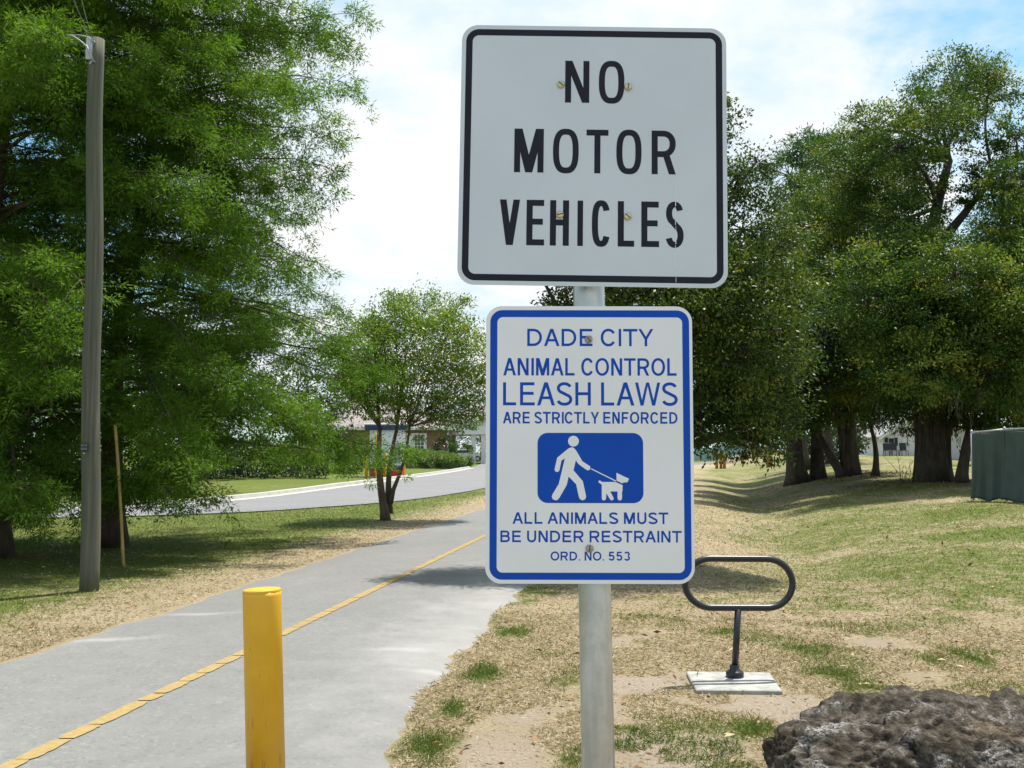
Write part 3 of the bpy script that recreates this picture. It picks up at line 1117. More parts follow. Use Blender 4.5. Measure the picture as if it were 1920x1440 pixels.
HW = {'A': .90, 'B': .80, 'C': .88, 'D': .85, 'E': .74, 'F': .70, 'H': .78, 'I': .13, 'L': .66, 'M': .94, 'N': .78, 'O': .97, 'R': .83, 'S': .80, 'T': .82, 'U': .77, 'W': 1.27,
      'Y': .87, '5': .68, '3': .68, '.': .14, ' ': .22}
HB = {'A': .02, 'V': .02, 'W': .02, 'Y': .02, 'T': .035, 'O': .06, 'C': .06, 'S': .055, ' ': .05}


def text_line(mb, s, x0, x1, y0, y1, t, z):
    """lay a line of text so that its ink spans exactly x0..x1 and y0..y1"""
    h = y1 - y0
    tot = 0.0
    pos = []
    for i, ch in enumerate(s):
        b = HB.get(ch, 0.10)
        if i: tot += b
        pos.append(tot)
        tot += HW[ch]
        if i < len(s) - 1: tot += b
    k = (x1 - x0) / tot
    for ch, p in zip(s, pos):
        if ch == ' ': continue
        w = HW[ch] * k
        tt = t
        if ch == 'I': w = t
        put_glyph(mb, ch, x0 + p * k, y0, w, h, tt, z, 2.1)


def rrect(x0, y0, x1, y1, r, n=10):
    out = []
    for cx, cy, a in ((x1 - r, y1 - r, 0), (x0 + r, y1 - r, 90), (x0 + r, y0 + r, 180), (x1 - r, y0 + r, 270)):
        for i in range(n + 1):
            an = math.radians(a + 90 * i / n)
            out.append((cx + r * math.cos(an), cy + r * math.sin(an)))
    return out


def plate(mb, outline, z0, z1):
    n = len(outline)
    mb.add([(x, y, z0) for x, y in outline] + [(x, y, z1) for x, y in outline],
           [tuple(range(n - 1, -1, -1)), tuple(range(n, 2 * n))] + [(i, (i + 1) % n, (i + 1) % n + n, i + n) for i in range(n)])


def ring(mb, a, b, z):
    n = len(a)
    mb.add([(x, y, z) for x, y in a] + [(x, y, z) for x, y in b], [(i, (i + 1) % n, (i + 1) % n + n, i + n) for i in range(n)])


def bolt(parent, x, y, r, mat, slot):
    mb = MB()
    mb.lathe((x, y, 0), [(r, 0.0006), (r, 0.0026), (r * .93, 0.0045), (r * .70, 0.0062), (r * .35, 0.0070), (0.0001, 0.0072)], 20)
    o = mb.build('bolt', mat, parent, local=True, smooth_sh=True)
    mb = MB()
    mb.box((x, y, 0.0072), (r * 1.6, r * 0.22, 0.0014), rz=slot)
    mb.build('slot', M['shutter'], o, local=True)
    return o


def sign_frame(name, centre, yaw, lean, roll, label, cat):
    """an Empty whose local x is right, y up, z out of the face towards the reader"""
    R = Matrix.Rotation(yaw, 4, 'Z') @ Matrix.Rotation(math.pi / 2 + lean, 4, 'X') @ Matrix.Rotation(roll, 4, 'Z')
    o = empty(name, centre, label, cat)
    o.rotation_euler = R.to_euler()
    return o


def make_signs():
    # the post: leans a touch back and to one side
    base = Vector((0.199, 2.262, 0))
    topp = Vector((0.171, 2.372, 2.50))
    root = empty('sign_post', base, 'round galvanised steel post carrying the two signs', 'post')
    mb = MB()
    k = 12
    mb.tube([base.lerp(topp, i / k) - Vector((0, 0, 0.05 if i == 0 else 0)) for i in range(k + 1)], 0.0365, 36)
    mb.build('pole', M['steel'], root, smooth_sh=True)
    mb = MB()
    ax = (topp - base).to_track_quat('Z', 'Y').to_matrix()
    mb.lathe(topp, [(0.0385, -0.05), (0.0385, 0.0), (0.034, 0.008), (0.018, 0.014), (0.0001, 0.016)], 28, ax)
    mb.build('cap', M['galv'], root, smooth_sh=True)

    # upper sign
    W = 0.6096
    c = Vector((0.1855, 2.295, 2.227))
    root = sign_frame('traffic_sign', c, 0.0, -math.radians(2.2), -math.radians(0.85), 'large square white sign in black letters, upper of the two on the steel post', 'sign')
    H = W / 2
    X = lambda u: (u - .5) * W
    Yv = lambda v: (.5 - v) * W
    mb = MB(); plate(mb, rrect(-H, -H, H, H, 0.038), -0.0022, 0.0)
    mb.build('panel', M['white_sheet'], root, local=True)
    mb = MB(); plate(mb, rrect(-H + .0006, -H + .0006, H - .0006, H - .0006, 0.037), -0.0034, -0.0023)
    mb.build('panel_back', M['alu'], root, local=True)
    mb = MB()
    m0, m1 = 0.0160 * W, 0.0405 * W
    ring(mb, rrect(-H + m0, -H + m0, H - m0, H - m0, 0.030), rrect(-H + m1, -H + m1, H - m1, H - m1, 0.0150), 0.0003)
    mb.build('border', M['black_vinyl'], root, local=True)
    rows = [(.136, .2995, [('N', .392, .483), ('O', .519, .615)]),
            (.4035, .5715, [('M', .204, .314), ('O', .349, .445), ('T', .474, .556), ('O', .586, .680), ('R', .718, .808)]),
            (.6766, .8490, [('V', .1535, .2284), ('E', .2533, .3194), ('H', .3406, .4111), ('I', .4427, .4632), ('C', .4962, .5645), ('L', .5924, .6533), ('E', .6797, .7457),
                            ('S', .7700, .8368)])]
    for v0, v1, gl in rows:
        mb = MB()
        for ch, u0, u1 in gl:
            hgt = Yv(v0) - Yv(v1)
            put_glyph(mb, ch, X(u0), Yv(v1), (u1 - u0) * W, hgt, 0.0138, 0.00032, 2.7)
        mb.build('lettering', M['black_vinyl'], root, local=True)
    for (u, v, s) in ((.3765, .2306, -.7), (.629, .2360, 1.4), (.3767, .7320, .15), (.629, .7350, -.7)):
        bolt(root, X(u), Yv(v), 0.0089, M['brass'], s)
    # dried drip running down the right side
    mb = MB()
    for i in range(16):
        v = .60 + .385 * i / 16
        x = X(.807 + .0015 * math.sin(i)) ; w = random.uniform(.0005, .0011)
        mb.add([(x - w, Yv(v + .02), .0007), (x + w, Yv(v + .02), .0007), (x + w * .7, Yv(v), .0007), (x - w * .7, Yv(v), .0007)], [(0, 1, 2, 3)])
    mb.build('drip_stain', M['white_sheet_b'], root, local=True)

    # lower sign
    W, Hh = 0.4572, 0.6096
    c = Vector((0.1705, 2.2565, 1.5690))
    root = sign_frame('notice_sign', c, 0.0, -math.radians(0.6), -math.radians(0.12), 'white and blue sign about leash laws with a dog walker picture, below the square sign', 'sign')
    X = lambda x: ((x - 27) / 1020 - .5) * W
    Yv = lambda y: (.5 - (y - 37) / 1361) * Hh
    a, b = W / 2, Hh / 2
    mb = MB(); plate(mb, rrect(-a, -b, a, b, 0.035), -0.0022, 0.0)
    mb.build('panel', M['white_sheet_b'], root, local=True)
    mb = MB(); plate(mb, rrect(-a + .0006, -b + .0006, a - .0006, b - .0006, 0.034), -0.0034, -0.0023)
    mb.build('panel_back', M['alu'], root, local=True)
    mb = MB()
    ring(mb, rrect(X(48), Yv(1379), X(1032), Yv(57), 0.027), rrect(X(83), Yv(1345), X(998), Yv(92), 0.0125), 0.0003)
    mb.build('border', M['blue_vinyl'], root, local=True)
    for s, x0, x1, y0, y1, tt in (('DADE CITY', 231, 855, 150, 236, .0056), ('ANIMAL CONTROL', 113, 968, 296, 382, .0054), ('LEASH LAWS', 112, 972, 416, 530, .0066),
                                  ('ARE STRICTLY ENFORCED', 112, 970, 562, 619, .0041), ('ALL ANIMALS MUST', 160, 920, 1053, 1109, .0042),
                                  ('BE UNDER RESTRAINT', 101, 985, 1142, 1198, .0042), ('ORD. NO. 553', 346, 732, 1243, 1286, .0033)):
        mb = MB()
        text_line(mb, s, X(x0), X(x1), Yv(y1), Yv(y0), tt, .00032)
        mb.build('lettering', M['blue_vinyl'], root, local=True)
    mb = MB(); plate(mb, rrect(X(282), Yv(1008), X(800), Yv(665), 0.0225), 0.0001, 0.0004)
    pic = mb.build('pictogram_panel', M['blue_vinyl'], root, local=True)
    px = lambda p: (X(282 + (p[0] - 70) * 518 / 1720), Yv(665 + (p[1] - 125) * 343 / 1140))

    def poly(name, *outs):
        mb = MB()
        for o_ in outs:
            q = [px(p) for p in o_]
            mb.add([(x, y, 0.00055) for x, y in q], [tuple(range(len(q)))])
        mb.build(name, M['white_sheet_b'], pic, local=True)
    body = [(600, 368), (630, 360), (655, 368), (680, 388), (700, 415), (720, 450), (800, 588), (900, 652), (922, 668), (930, 692), (922, 718), (905, 732), (882, 733), (860, 722), (735, 632), (692, 570),
            (655, 735), (805, 910), (857, 1150), (856, 1180), (835, 1208), (805, 1220), (775, 1212), (752, 1192), (740, 1160), (697, 960), (575, 835), (545, 970), (425, 1180), (400, 1208), (370, 1222),
            (335, 1213), (310, 1192), (301, 1160), (312, 1125), (415, 955), (515, 540), (460, 575), (425, 735), (408, 756), (382, 762), (357, 750), (346, 722), (390, 530), (575, 378)]
    poly('walking_figure', body, arc(655, 260, 88, 88, 0, 360, 36)[:-1])
    poly('leash', [(938, 716), (946, 702), (1352, 902), (1342, 916)])
    poly('dog_figure', [(1352, 772), (1556, 870), (1532, 925), (1462, 930), (1446, 945), (1355, 900)],
         [(1060, 905), (1072, 898), (1090, 901), (1118, 922), (1335, 922), (1450, 972), (1450, 1065), (1441, 1080), (1440, 1190), (1428, 1214), (1404, 1222), (1378, 1210), (1368, 1182), (1368, 1075),
          (1250, 1075), (1305, 1182), (1300, 1208), (1272, 1222), (1248, 1206), (1188, 1105), (1181, 1195), (1165, 1217), (1145, 1221), (1124, 1214), (1113, 1192), (1113, 965), (1063, 930)])
    for x, y, s in ((534, 203, -.9), (535, 1228, 1.5)):
        bolt(root, X(x), Yv(y), 0.0086, M['zinc'], s)


make_signs()


# ------------------------------------------------------------------ bollard, bicycle rack, rock, pole, cane
def make_bollard():
    p = at(491, 1104, 4.62)
    q = at(498, 1440, 4.60)
    k = (0 - p.z) / (q.z - p.z)
    base = p.lerp(q, k)
    base.z = 0.02
    ax = (p - base)
    h = ax.length
    R = ax.to_track_quat('Z', 'Y').to_matrix()
    root = empty('bollard', base, 'yellow painted steel bollard standing in the trail', 'bollard')
    mb = MB()
    mb.lathe(base, [(0.084, -0.05), (0.084, h - 0.03), (0.0835, h - 0.012)], 40, R)
    mb.build('post', M['yellow'], root, smooth_sh=False).data.polygons.foreach_set('use_smooth', [True] * 80 + [False] * 2)
    mb = MB()
    mb.lathe(base, [(0.0841, h - 0.012), (0.0838, h - 0.005), (0.080, h), (0.05, h + 0.0035), (0.0001, h + 0.005)], 40, R)
    mb.build('cap', M['yellow'], root, smooth_sh=False)


make_bollard()


def make_rack():
    f = G(1378, 1277)
    Y = f.y
    root = empty('bicycle_rack', f, 'black oval loop bicycle rack on a concrete pad', 'bicycle rack')
    c = [at(px, py, Y) for px, py in ((1287, 1266), (1443, 1268), (1467, 1304), (1305, 1302))]
    c = [G(1287, 1266), G(1443, 1268), G(1467, 1303), G(1305, 1301)]
    cen = sum(c, Vector()) / 4
    mb = MB()
    top = [Vector((p.x, p.y, gz(p.x, p.y) + 0.022)) for p in c]
    bot = [Vector((p.x, p.y, gz(p.x, p.y) - 0.05)) for p in c]
    ins = [t_.lerp(Vector((cen.x, cen.y, t_.z)), 0.03) + Vector((0, 0, .006)) for t_ in top]
    mb.add(bot + top + ins, [(0, 1, 5, 4), (1, 2, 6, 5), (2, 3, 7, 6), (3, 0, 4, 7), (4, 5, 9, 8), (5, 6, 10, 9), (6, 7, 11, 10), (7, 4, 8, 11), (8, 9, 10, 11)])
    mb.build('concrete_pad', M['concrete'], root)
    z0 = gz(f.x, f.y) + 0.028
    mb = MB()
    mb.lathe((f.x, f.y, z0), [(0.058, 0.0), (0.060, 0.006), (0.060, 0.030), (0.054, 0.040), (0.036, 0.046), (0.031, 0.075), (0.027, 0.082)], 28)
    mb.build('flange', M['black_coat'], root, smooth_sh=True)
    a = at(1384, 1142, Y)
    mb = MB()
    mb.tube([Vector((f.x, f.y, z0 + .04)), a + Vector((0, 0, 0.01))], 0.0225, 20)
    mb.build('post', M['black_coat'], root, smooth_sh=True)
    # loop: stadium, axis line half a tube inside the outline
    x0 = at(1283.5, 1093, Y).x; x1 = at(1487.5, 1093, Y).x
    zt = at(1385, 1047.5, Y).z; zb = at(1385, 1139.5, Y).z
    r = (zt - zb) / 2
    zc = (zt + zb) / 2
    pts = []
    for i in range(25):
        an = math.pi / 2 - math.pi * i / 24
        pts.append((x1 - r * 1.08 + r * 1.08 * math.cos(an), zc + r * math.sin(an)))
    for i in range(25):
        an = -math.pi / 2 - math.pi * i / 24
        pts.append((x0 + r * 1.08 + r * 1.08 * math.cos(an), zc + r * math.sin(an)))
    xm = (x0 + x1) / 2
    n = 18
    vs = []
    m = len(pts)
    for i, (x, z) in enumerate(pts):
        a_, b_ = pts[i - 1], pts[(i + 1) % m]
        T = Vector((b_[0] - a_[0], 0, b_[1] - a_[1])).normalized()
        U = Vector((0, 1, 0)); Wv = T.cross(U)
        for k in range(n):
            an = 2 * math.pi * k / n
            vs.append(Vector((x, Y + (x - xm) * 0.06, z - (x - xm) * 0.012)) + (U * math.cos(an) + Wv * math.sin(an)) * 0.0228)
    fs = [(i * n + k, i * n + (k + 1) % n, ((i + 1) % m) * n + (k + 1) % n, ((i + 1) % m) * n + k) for i in range(m) for k in range(n)]
    mb = MB(); mb.add(vs, fs)
    mb.build('loop', M['black_coat'], root, smooth_sh=True)


make_rack()


ROCK_C = (2.43, 4.38, 0.125)
ROCK_R = (1.36, 0.66, 0.40)


def make_rock():
    """pitted limerock boulder: a height-and-side shell displaced by fractal noise"""
    C = Vector(ROCK_C)
    R = Vector(ROCK_R)
    import bmesh
    bm = bmesh.new()
    bmesh.ops.create_icosphere(bm, subdivisions=7, radius=1.0)
    hol = []
    dus = []
    for v in bm.verts:
        d = v.co.normalized()
        # squarish rounded block
        k = 1.0 / (abs(d.x) ** 3.2 + abs(d.y) ** 2.8 + abs(d.z) ** 2.8) ** (1 / 3.0)
        p = Vector((d.x * R.x, d.y * R.y, d.z * R.z)) * k
        w = p + C
        big = mnoise.fractal(w * 1.9 + Vector((3, 1, 7)), 1.0, 2.0, 3)
        med = mnoise.fractal(w * 5.2, 0.9, 2.1, 4)
        cells = mnoise.voronoi(w * 9.0 + mnoise.noise_vector(w * 4.0) * 0.8)[0]
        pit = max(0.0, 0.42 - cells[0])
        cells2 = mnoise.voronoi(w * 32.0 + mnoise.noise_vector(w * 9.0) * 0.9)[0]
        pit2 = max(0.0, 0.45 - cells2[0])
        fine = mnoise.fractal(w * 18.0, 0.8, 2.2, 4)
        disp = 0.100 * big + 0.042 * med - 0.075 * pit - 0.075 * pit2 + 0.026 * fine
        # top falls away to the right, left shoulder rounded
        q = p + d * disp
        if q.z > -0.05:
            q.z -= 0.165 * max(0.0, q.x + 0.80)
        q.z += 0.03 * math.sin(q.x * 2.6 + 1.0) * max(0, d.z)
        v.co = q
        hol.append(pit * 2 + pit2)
        s = math.exp(-(((q.x + 0.55) / .38) ** 2 + ((q.y + .30) / .35) ** 2)) * max(0, d.z)
        dus.append(s * 0.5 + pit * 0.25)
    me = bpy.data.meshes.new('boulder')
    bm.to_mesh(me)
    bm.free()
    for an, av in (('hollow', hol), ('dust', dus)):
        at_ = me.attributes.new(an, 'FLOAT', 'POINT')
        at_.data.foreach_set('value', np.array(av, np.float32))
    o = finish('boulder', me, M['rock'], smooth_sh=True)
    o.location = C
    tag(o, 'dark pitted limestone boulder with pale crust, low on the dry grass', 'rock')
    mb = MB()
    b = Vector((2.02, 4.10, 0.47))
    mb.tube([b, b + Vector((.03, .05, .012)), b + Vector((.085, .07, .008)), b + Vector((.12, .05, -.015))], [.0022, .002, .0018, .001], 6)
    mb.tube([b + Vector((.075, .068, .008)), b + Vector((.072, .10, .03)), b + Vector((.07, .12, .035))], [.002, .0018, .001], 6)
    tag(mb.build('dry_grass_stem', M['bamboo']), 'pale dry grass stem lying on the boulder', 'stem')


make_rock()


def make_utility_pole():
    base = G(167, 1108)
    Y = base.y
    top = at(181, 74, Y)
    root = empty('utility_pole', base, 'grey wooden utility pole with a small black number tag', 'utility pole')
    mb = MB()
    n = 26
    pts = [base.lerp(top, i / n) + Vector((0.012 * math.sin(i * .5), 0, 0)) for i in range(n + 1)]
    pts[0] = base - Vector((0, 0, .15))
    mb.tube(pts, [0.106 - 0.020 * i / n for i in range(n + 1)], 28)
    mb.build('pole', M['pole'], root, smooth_sh=True)
    c = at(157.5, 838, Y - 0.112)
    R = Matrix.Rotation(-0.40, 3, 'Z')
    mb = MB(); mb.box(c, (0.108, 0.005, 0.092), rot=R, bev=0.004)
    tg = mb.build('number_tag', M['tag_black'], root)
    mb = MB()
    for r in range(2):
        for k in range(5):
            mb.box(c + R @ Vector((-0.034 + 0.0185 * k, -0.0035, 0.019 - 0.040 * r)), (0.0095, 0.002, 0.024 if (k + r) % 3 else 0.019), rot=R)
    mb.build('worn_digits', M['tag_pale'], tg)
    mb = MB(); mb.box(at(157.5, 850, Y - 0.112), (0.03, 0.003, 0.012), rot=R)
    mb.build('staple_plate', M['galv'], root)
    mb = MB()
    mb.box(top + Vector((-0.045, -0.075, -0.14)), (0.09, 0.02, 0.26), bev=0.006)
    mb.tube([top + Vector((-.02, -.10, -.05)), top + Vector((.03, -.11, -.08))], .012, 8)
    mb.tube([top + Vector((-.03, -.10, -.33)), top + Vector((.005, -.115, -.30))], .010, 8)
    mb.build('bracket', M['galv'], root)
    mb = MB()
    a = lambda px, py, dy=0.0: at(px, py, Y + dy)
    mb.tube([a(178, 117, -.10), a(170, 108, -.14), a(163, 88, -.16), a(150, 76, -.18), a(136, 67, -.2), a(125, 66, -.2)], .009, 7)
    mb.tube([a(175, 112, -.12), a(168, 98, -.14), a(162, 84, -.15)], .008, 7)
    mb.tube([a(176, 84, -.11), a(168, 70, -.12), a(150, 66, -.13), a(128, 66, -.15)], .007, 7)
    mb.build('drip_loop', M['wire'], root, smooth_sh=True)
    # service wires that leave the pole overhead
    for j, (px, py, dy) in enumerate(((60, -240, -3.5), (120, -170, -2.5))):
        e = a(px, py, dy)
        s = a(174 + 3 * j, 78 + 4 * j, -.1)
        mb = MB()
        mb.tube([s.lerp(e, i / 12) - Vector((0, 0, 0.12 * 4 * (i / 12) * (1 - i / 12))) for i in range(13)], .0045, 5)
        mb.build('service_wire', M['wire'], root)


make_utility_pole()


def make_cane():
    b = G(232, 1062)
    Y = b.y
    pix = [(232, 1064), (230, 1030), (227.5, 975), (224.5, 920), (221, 865), (218, 820), (216, 797)]
    pts = [at(x, y, Y) for x, y in pix]
    mb = MB()
    fine = []
    for i in range(len(pts) - 1):
        for k in range(4):
            fine.append(pts[i].lerp(pts[i + 1], k / 4))
    fine.append(pts[-1])
    mb.tube(fine, [0.021 * (1.12 if i % 4 == 0 else 1.0) for i in range(len(fine))], 10)
    o = mb.build('bamboo_cane', M['bamboo'], smooth_sh=True)
    tag(o, 'thin slightly bent tan cane stuck upright in the grass', 'cane')


make_cane()


# ------------------------------------------------------------------ trees
def limb(mb, a, b, r0, r1, n=8, seg=7, sag=0.0, wob=0.08):
    a = Vector(a); b = Vector(b)
    L = (b - a).length
    off1 = Vector((random.uniform(-1, 1), random.uniform(-1, 1), random.uniform(-1, 1))) * L * wob
    pts, rad = [], []
    for i in range(seg + 1):
        t = i / seg
        p = a.lerp(b, t) + off1 * math.sin(math.pi * t) + Vector((0, 0, sag * L * math.sin(math.pi * t)))
        pts.append(p); rad.append(r0 + (r1 - r0) * t ** 0.8)
    mb.tube(pts, rad, n, caps=True, wob=0.05 if r0 > .05 else 0)
    return pts


def cypress(name, label, base, top, r0, nb, seed, zmin, prof, group, dens=1.0, low=1.0, right_gap=False):
    """bald cypress: straight trunk, near-level limbs, twigs hung with feathery fronds"""
    global rng
    random.seed(seed)
    rng = np.random.default_rng(seed)
    base = Vector(base); top = Vector(top)
    root = empty(name, base, label, 'tree', group)
    mb = MB()
    n = 22
    H = top.z - base.z
    cen = lambda z: base.lerp(top, min(1, max(0, (z - base.z) / H))) + Vector((0.10 * math.sin(z * .9 + seed), 0.08 * math.cos(z * .7), 0))
    zs = [base.z - 0.1 + (H + .1) * (i / n) for i in range(n + 1)]
    rad = [r0 * (1 - 0.92 * (i / n)) * (1 + 0.75 * math.exp(-i / 1.0)) for i in range(n + 1)]
    mb.tube([cen(z) for z in zs], rad, 16, wob=0.08)
    P, D, LL, WW, TT = [], [], [], [], []
    for i in range(nb):
        f = (i + .5) / nb
        z = base.z + zmin + (H - zmin - .2) * f ** 0.92
        az = i * 2.399 + random.uniform(-.5, .5)
        R = prof((z - base.z)) * random.uniform(.80, 1.12)
        rel = (z - base.z) / H
        up = 0.16 + 0.36 * rel + random.uniform(-.16, .20)
        droop = 0.36 - 0.22 * rel + random.uniform(-.10, .16)
        if z - base.z < 3.0: droop += 0.16
        lo_ = low
        if math.cos(az) > .30 and z - base.z < 3.2 and right_gap:
            R *= .97; lo_ = low + .62; droop *= .8
        c0 = cen(z)
        h = Vector((math.cos(az), math.sin(az), 0))
        side = Vector((-h.y, h.x, 0))
        bend = random.uniform(-.18, .18)
        m = max(6, int(R / 0.28))
        pts = []
        for k in range(m + 1):
            s = k / m
            p = c0 + h * (R * s) + side * (R * bend * s * s) + Vector((0, 0, R * (up * s - droop * s * s * 1.25)))
            if p.z < lo_: p.z = lo_ + 0.15 * (p.z - lo_)
            pts.append(p + Vector((random.uniform(-.02, .02), random.uniform(-.02, .02), random.uniform(-.03, .03))))
        rb = 0.008 + 0.0070 * R
        mb.tube(pts, [rb * (1 - .85 * k / m) for k in range(m + 1)], 6, caps=False)
        btint = random.uniform(-.10, .12)
        # secondary twigs
        for k in range(1, m + 1):
            s = k / m
            if s < .22: continue
            for sg in ((-1, 1) if k < m else (-1, 0, 1)):
                if random.random() < .10 and k < m: continue
                tl = random.uniform(.45, 1.05) * (1.12 - .55 * s) * min(1.0, R / 2.6 + .25)
                d = (h * random.uniform(.55, 1.0) + side * sg * random.uniform(.6, 1.15) + Vector((0, 0, random.uniform(-.75, .60)))).normalized()
                p0 = pts[k]
                q = 6
                tp = []
                for j in range(q + 1):
                    u = j / q
                    tp.append(p0 + d * tl * u + Vector((0, 0, -tl * (.42) * u * u)))
                mb.tube(tp, [0.007 * (1 - .8 * j / q) for j in range(q + 1)], 4, caps=False)
                # puffs of fine fronds along the twig
                ntf = max(4, int(tl / .075 * dens))
                A = np.array([list(x) for x in tp])
                tw = np.array([tp[-1][c_] - tp[0][c_] for c_ in range(3)]); tw /= np.linalg.norm(tw)
                ttint = .45 + btint + random.uniform(-.14, .16)
                for f_ in range(ntf):
                    u = random.uniform(.18, 1.0) * q
                    i0 = min(int(u), q - 1)
                    ctr = A[i0] * (1 - (u - i0)) + A[i0 + 1] * (u - i0) + rng.normal(size=3) * np.array([.07, .07, .09]) - np.array([0, 0, .06])
                    rt = random.uniform(.12, .25)
                    nq = 36
                    dv = unit(rng.normal(size=(nq, 3)) * np.array([1, 1, .62]) + tw * .55 + np.array([0, 0, -.22]))
                    P.append(ctr + dv * rt * rng.random((nq, 1)) * .85 * np.array([1, 1, .75]))
                    D.append(dv + rng.normal(size=(nq, 3)) * .35)
                    LL.append(rng.uniform(.065, .13, nq)); WW.append(rng.uniform(.014, .025, nq))
                    TT.append(np.clip(ttint + random.uniform(-.08, .08) + rng.normal(size=nq) * .08, 0, 1))
    P = np.concatenate(P); D = np.concatenate(D); LL = np.concatenate(LL); WW = np.concatenate(WW); TT = np.concatenate(TT)
    mb.build('trunk', M['bark_cyp'], root, smooth_sh=True)
    V, F = needle_arrays(P, D, LL, WW)
    quad_mesh('crown', V, F, M['lf_cyp'], root, {'tint': np.repeat(TT, 3)})
    return len(P)


def prof1(h):
    # crown radius over height
    return float(np.interp(h, [0, 1.5, 2.8, 4.0, 5.0, 6.7, 8.9, 11, 14], [3.4, 4.3, 4.4, 3.7, 3.35, 3.3, 2.8, 2.0, .4]))


def prof2(h):
    return float(np.interp(h, [0, 1.5, 3.0, 5.0, 8, 11, 13.5], [2.6, 3.2, 3.6, 3.7, 3.2, 2.2, .4]))


cy = G(195, 1026)
NL = cypress('cypress_tree', 'feathery green cypress whose trunk stands just behind the utility pole', cy, cy + Vector((.95, .3, 13.6)), .175, 165, 21, 1.75, prof1, 'cypress trees on the left lawn', low=1.10, right_gap=True)
cy = G(2, 1046)
NL += cypress('cypress_tree', 'feathery green cypress at the left edge, its trunk left of the pole', cy + Vector((-.16, 0, 0)), cy + Vector((-.4, .2, 13.0)), .13, 165, 33, .7, prof2, 'cypress trees on the left lawn', low=.62, right_gap=True)


def broadleaf(name, label, base, fork, clumps, leaf, mat, bark, r0, n_leaf, group=None, seed=1, L=(.07, .11), W=.4, stems=None, spray=40, tint0=.45, tipt=.25, up=.7,
              shell=.55, moss=0, flare=1.2, sub=True, newg=0.0):
    """trunk -> forks -> limbs to each clump; leaves in small sprays through every clump's volume.
    clumps: (Vector centre, radius)"""
    global rng
    random.seed(seed)
    rng = np.random.default_rng(seed)
    base = Vector(base); fork = Vector(fork)
    root = empty(name, base, label, 'tree' if leaf != 'shrub' else 'shrub', group)
    mb = MB()
    stems = stems or [(base, fork, r0)]
    ends = []
    for (a, b, r) in stems:
        a = Vector(a); b = Vector(b)
        n = 10
        off = Vector((random.uniform(-1, 1), random.uniform(-1, 1), 0)) * (b - a).length * .05
        pts = [a.lerp(b, i / n) + off * math.sin(math.pi * i / n) for i in range(n + 1)]
        pts[0] = pts[0] - Vector((0, 0, .15))
        mb.tube(pts, [r * (1 - .45 * i / n) * (1 + flare * math.exp(-i / .9)) for i in range(n + 1)], 18, wob=.24)
        ends.append((pts[-1], r * .55, pts[int(n * .6)]))
    vol = np.array([c[1] ** 2 for c in clumps])
    cnt = (n_leaf * vol / vol.sum()).astype(int)
    P, D, TT = [], [], []
    mossP = []
    for (c, R), m in zip(clumps, cnt):
        c = Vector(c)
        e = min(ends, key=lambda q: (q[0] - c).length)
        st = e[0] if c.z > e[0].z - .2 else e[2]
        rl = min(e[1] * .75, 0.02 + 0.022 * (c - st).length + .012 * R)
        limb(mb, st, c, rl, rl * .45, 7, 8, sag=.05)
        ns = max(5, int(m / spray))
        dirs = unit(rng.normal(size=(ns, 3)) + np.array([0, 0, .18]))
        rr = R * (shell + (1.08 - shell) * rng.random(ns) ** .6)
        rr *= .85 + .35 * rng.random(ns)
        S = np.array(c) + dirs * rr[:, None] * np.array([1.08, 1.08, .9])
        if sub:
            for k in range(min(ns, 14)):
                limb(mb, c, S[k], rl * .35, .004, 4, 4, sag=.04)
        ctint = rng.normal() * .07
        for k in range(ns):
            q = spray
            sp = (R * .13 + .05) * random.uniform(.7, 1.35)
            ax = dirs[k]
            g = rng.normal(size=(q, 3)) * sp * np.array([1, 1, .48])
            along = rng.random(q)[:, None] * ax * sp * 1.3
            P.append(S[k] + g + along)
            D.append(ax * .7 + unit(rng.normal(size=(q, 3))) * .8 + np.array([0, 0, -.18]))
            st_t = rng.normal() * .09 + (newg if rng.random() < .16 else 0)
            TT.append(np.clip(tint0 + ctint + st_t + rng.normal() * tipt * .36 + rng.normal(size=q) * .08 + (newg * .9 * (rng.random(q) < .03)), 0, 1))
        if moss and c.z < base.z + moss:
            for k in range(int(4 * R)):
                mossP.append(np.array(c) + np.array([random.uniform(-R, R), random.uniform(-R, R), -R * random.uniform(.3, .8)]))
    mb.build('trunk', bark, root, smooth_sh=True)
    P = np.concatenate(P); D = np.concatenate(D); TT = np.concatenate(TT)
    n = len(P)
    ln = rng.uniform(L[0], L[1], n)
    V, F = leaf_arrays(P, D, ln, ln * W * rng.uniform(.8, 1.2, n), up=up, fold=.12)
    zmin = gz(base.x, base.y) + .02
    V[:, 2] = np.maximum(V[:, 2], zmin)
    quad_mesh('crown', V, F, mat, root, {'tint': np.repeat(TT, 4)})
    if mossP:
        q = 26
        MP, MD = [], []
        for p in mossP:
            h = random.uniform(.4, 1.3)
            t_ = rng.random(q)[:, None]
            MP.append(p + np.array([0, 0, -h]) * t_ + rng.normal(size=(q, 3)) * np.array([.05, .05, .04]) * (1.2 - t_))
            MD.append(np.array([0, 0, -1.0]) + rng.normal(size=(q, 3)) * .25)
        MP = np.concatenate(MP); MD = np.concatenate(MD)
        V, F = leaf_arrays(MP, MD, rng.uniform(.12, .26, len(MP)), rng.uniform(.015, .035, len(MP)))
        mo = quad_mesh('hanging_moss', V, F, M['moss'], root, {'tint': np.repeat(rng.random(len(MP)), 4)})
        mo['kind'] = 'stuff'
    return n


def px_clumps(lst, Y, spread=1.0):
    out = []
    for q in lst:
        px, py, r = q[:3]
        dy = q[3] if len(q) > 3 else random.uniform(-1, 1) * r / 1920 * Y * spread
        c = at(px, py, Y + dy)
        out.append((c, r / 1920 * (Y + dy)))
    return out


random.seed(5)
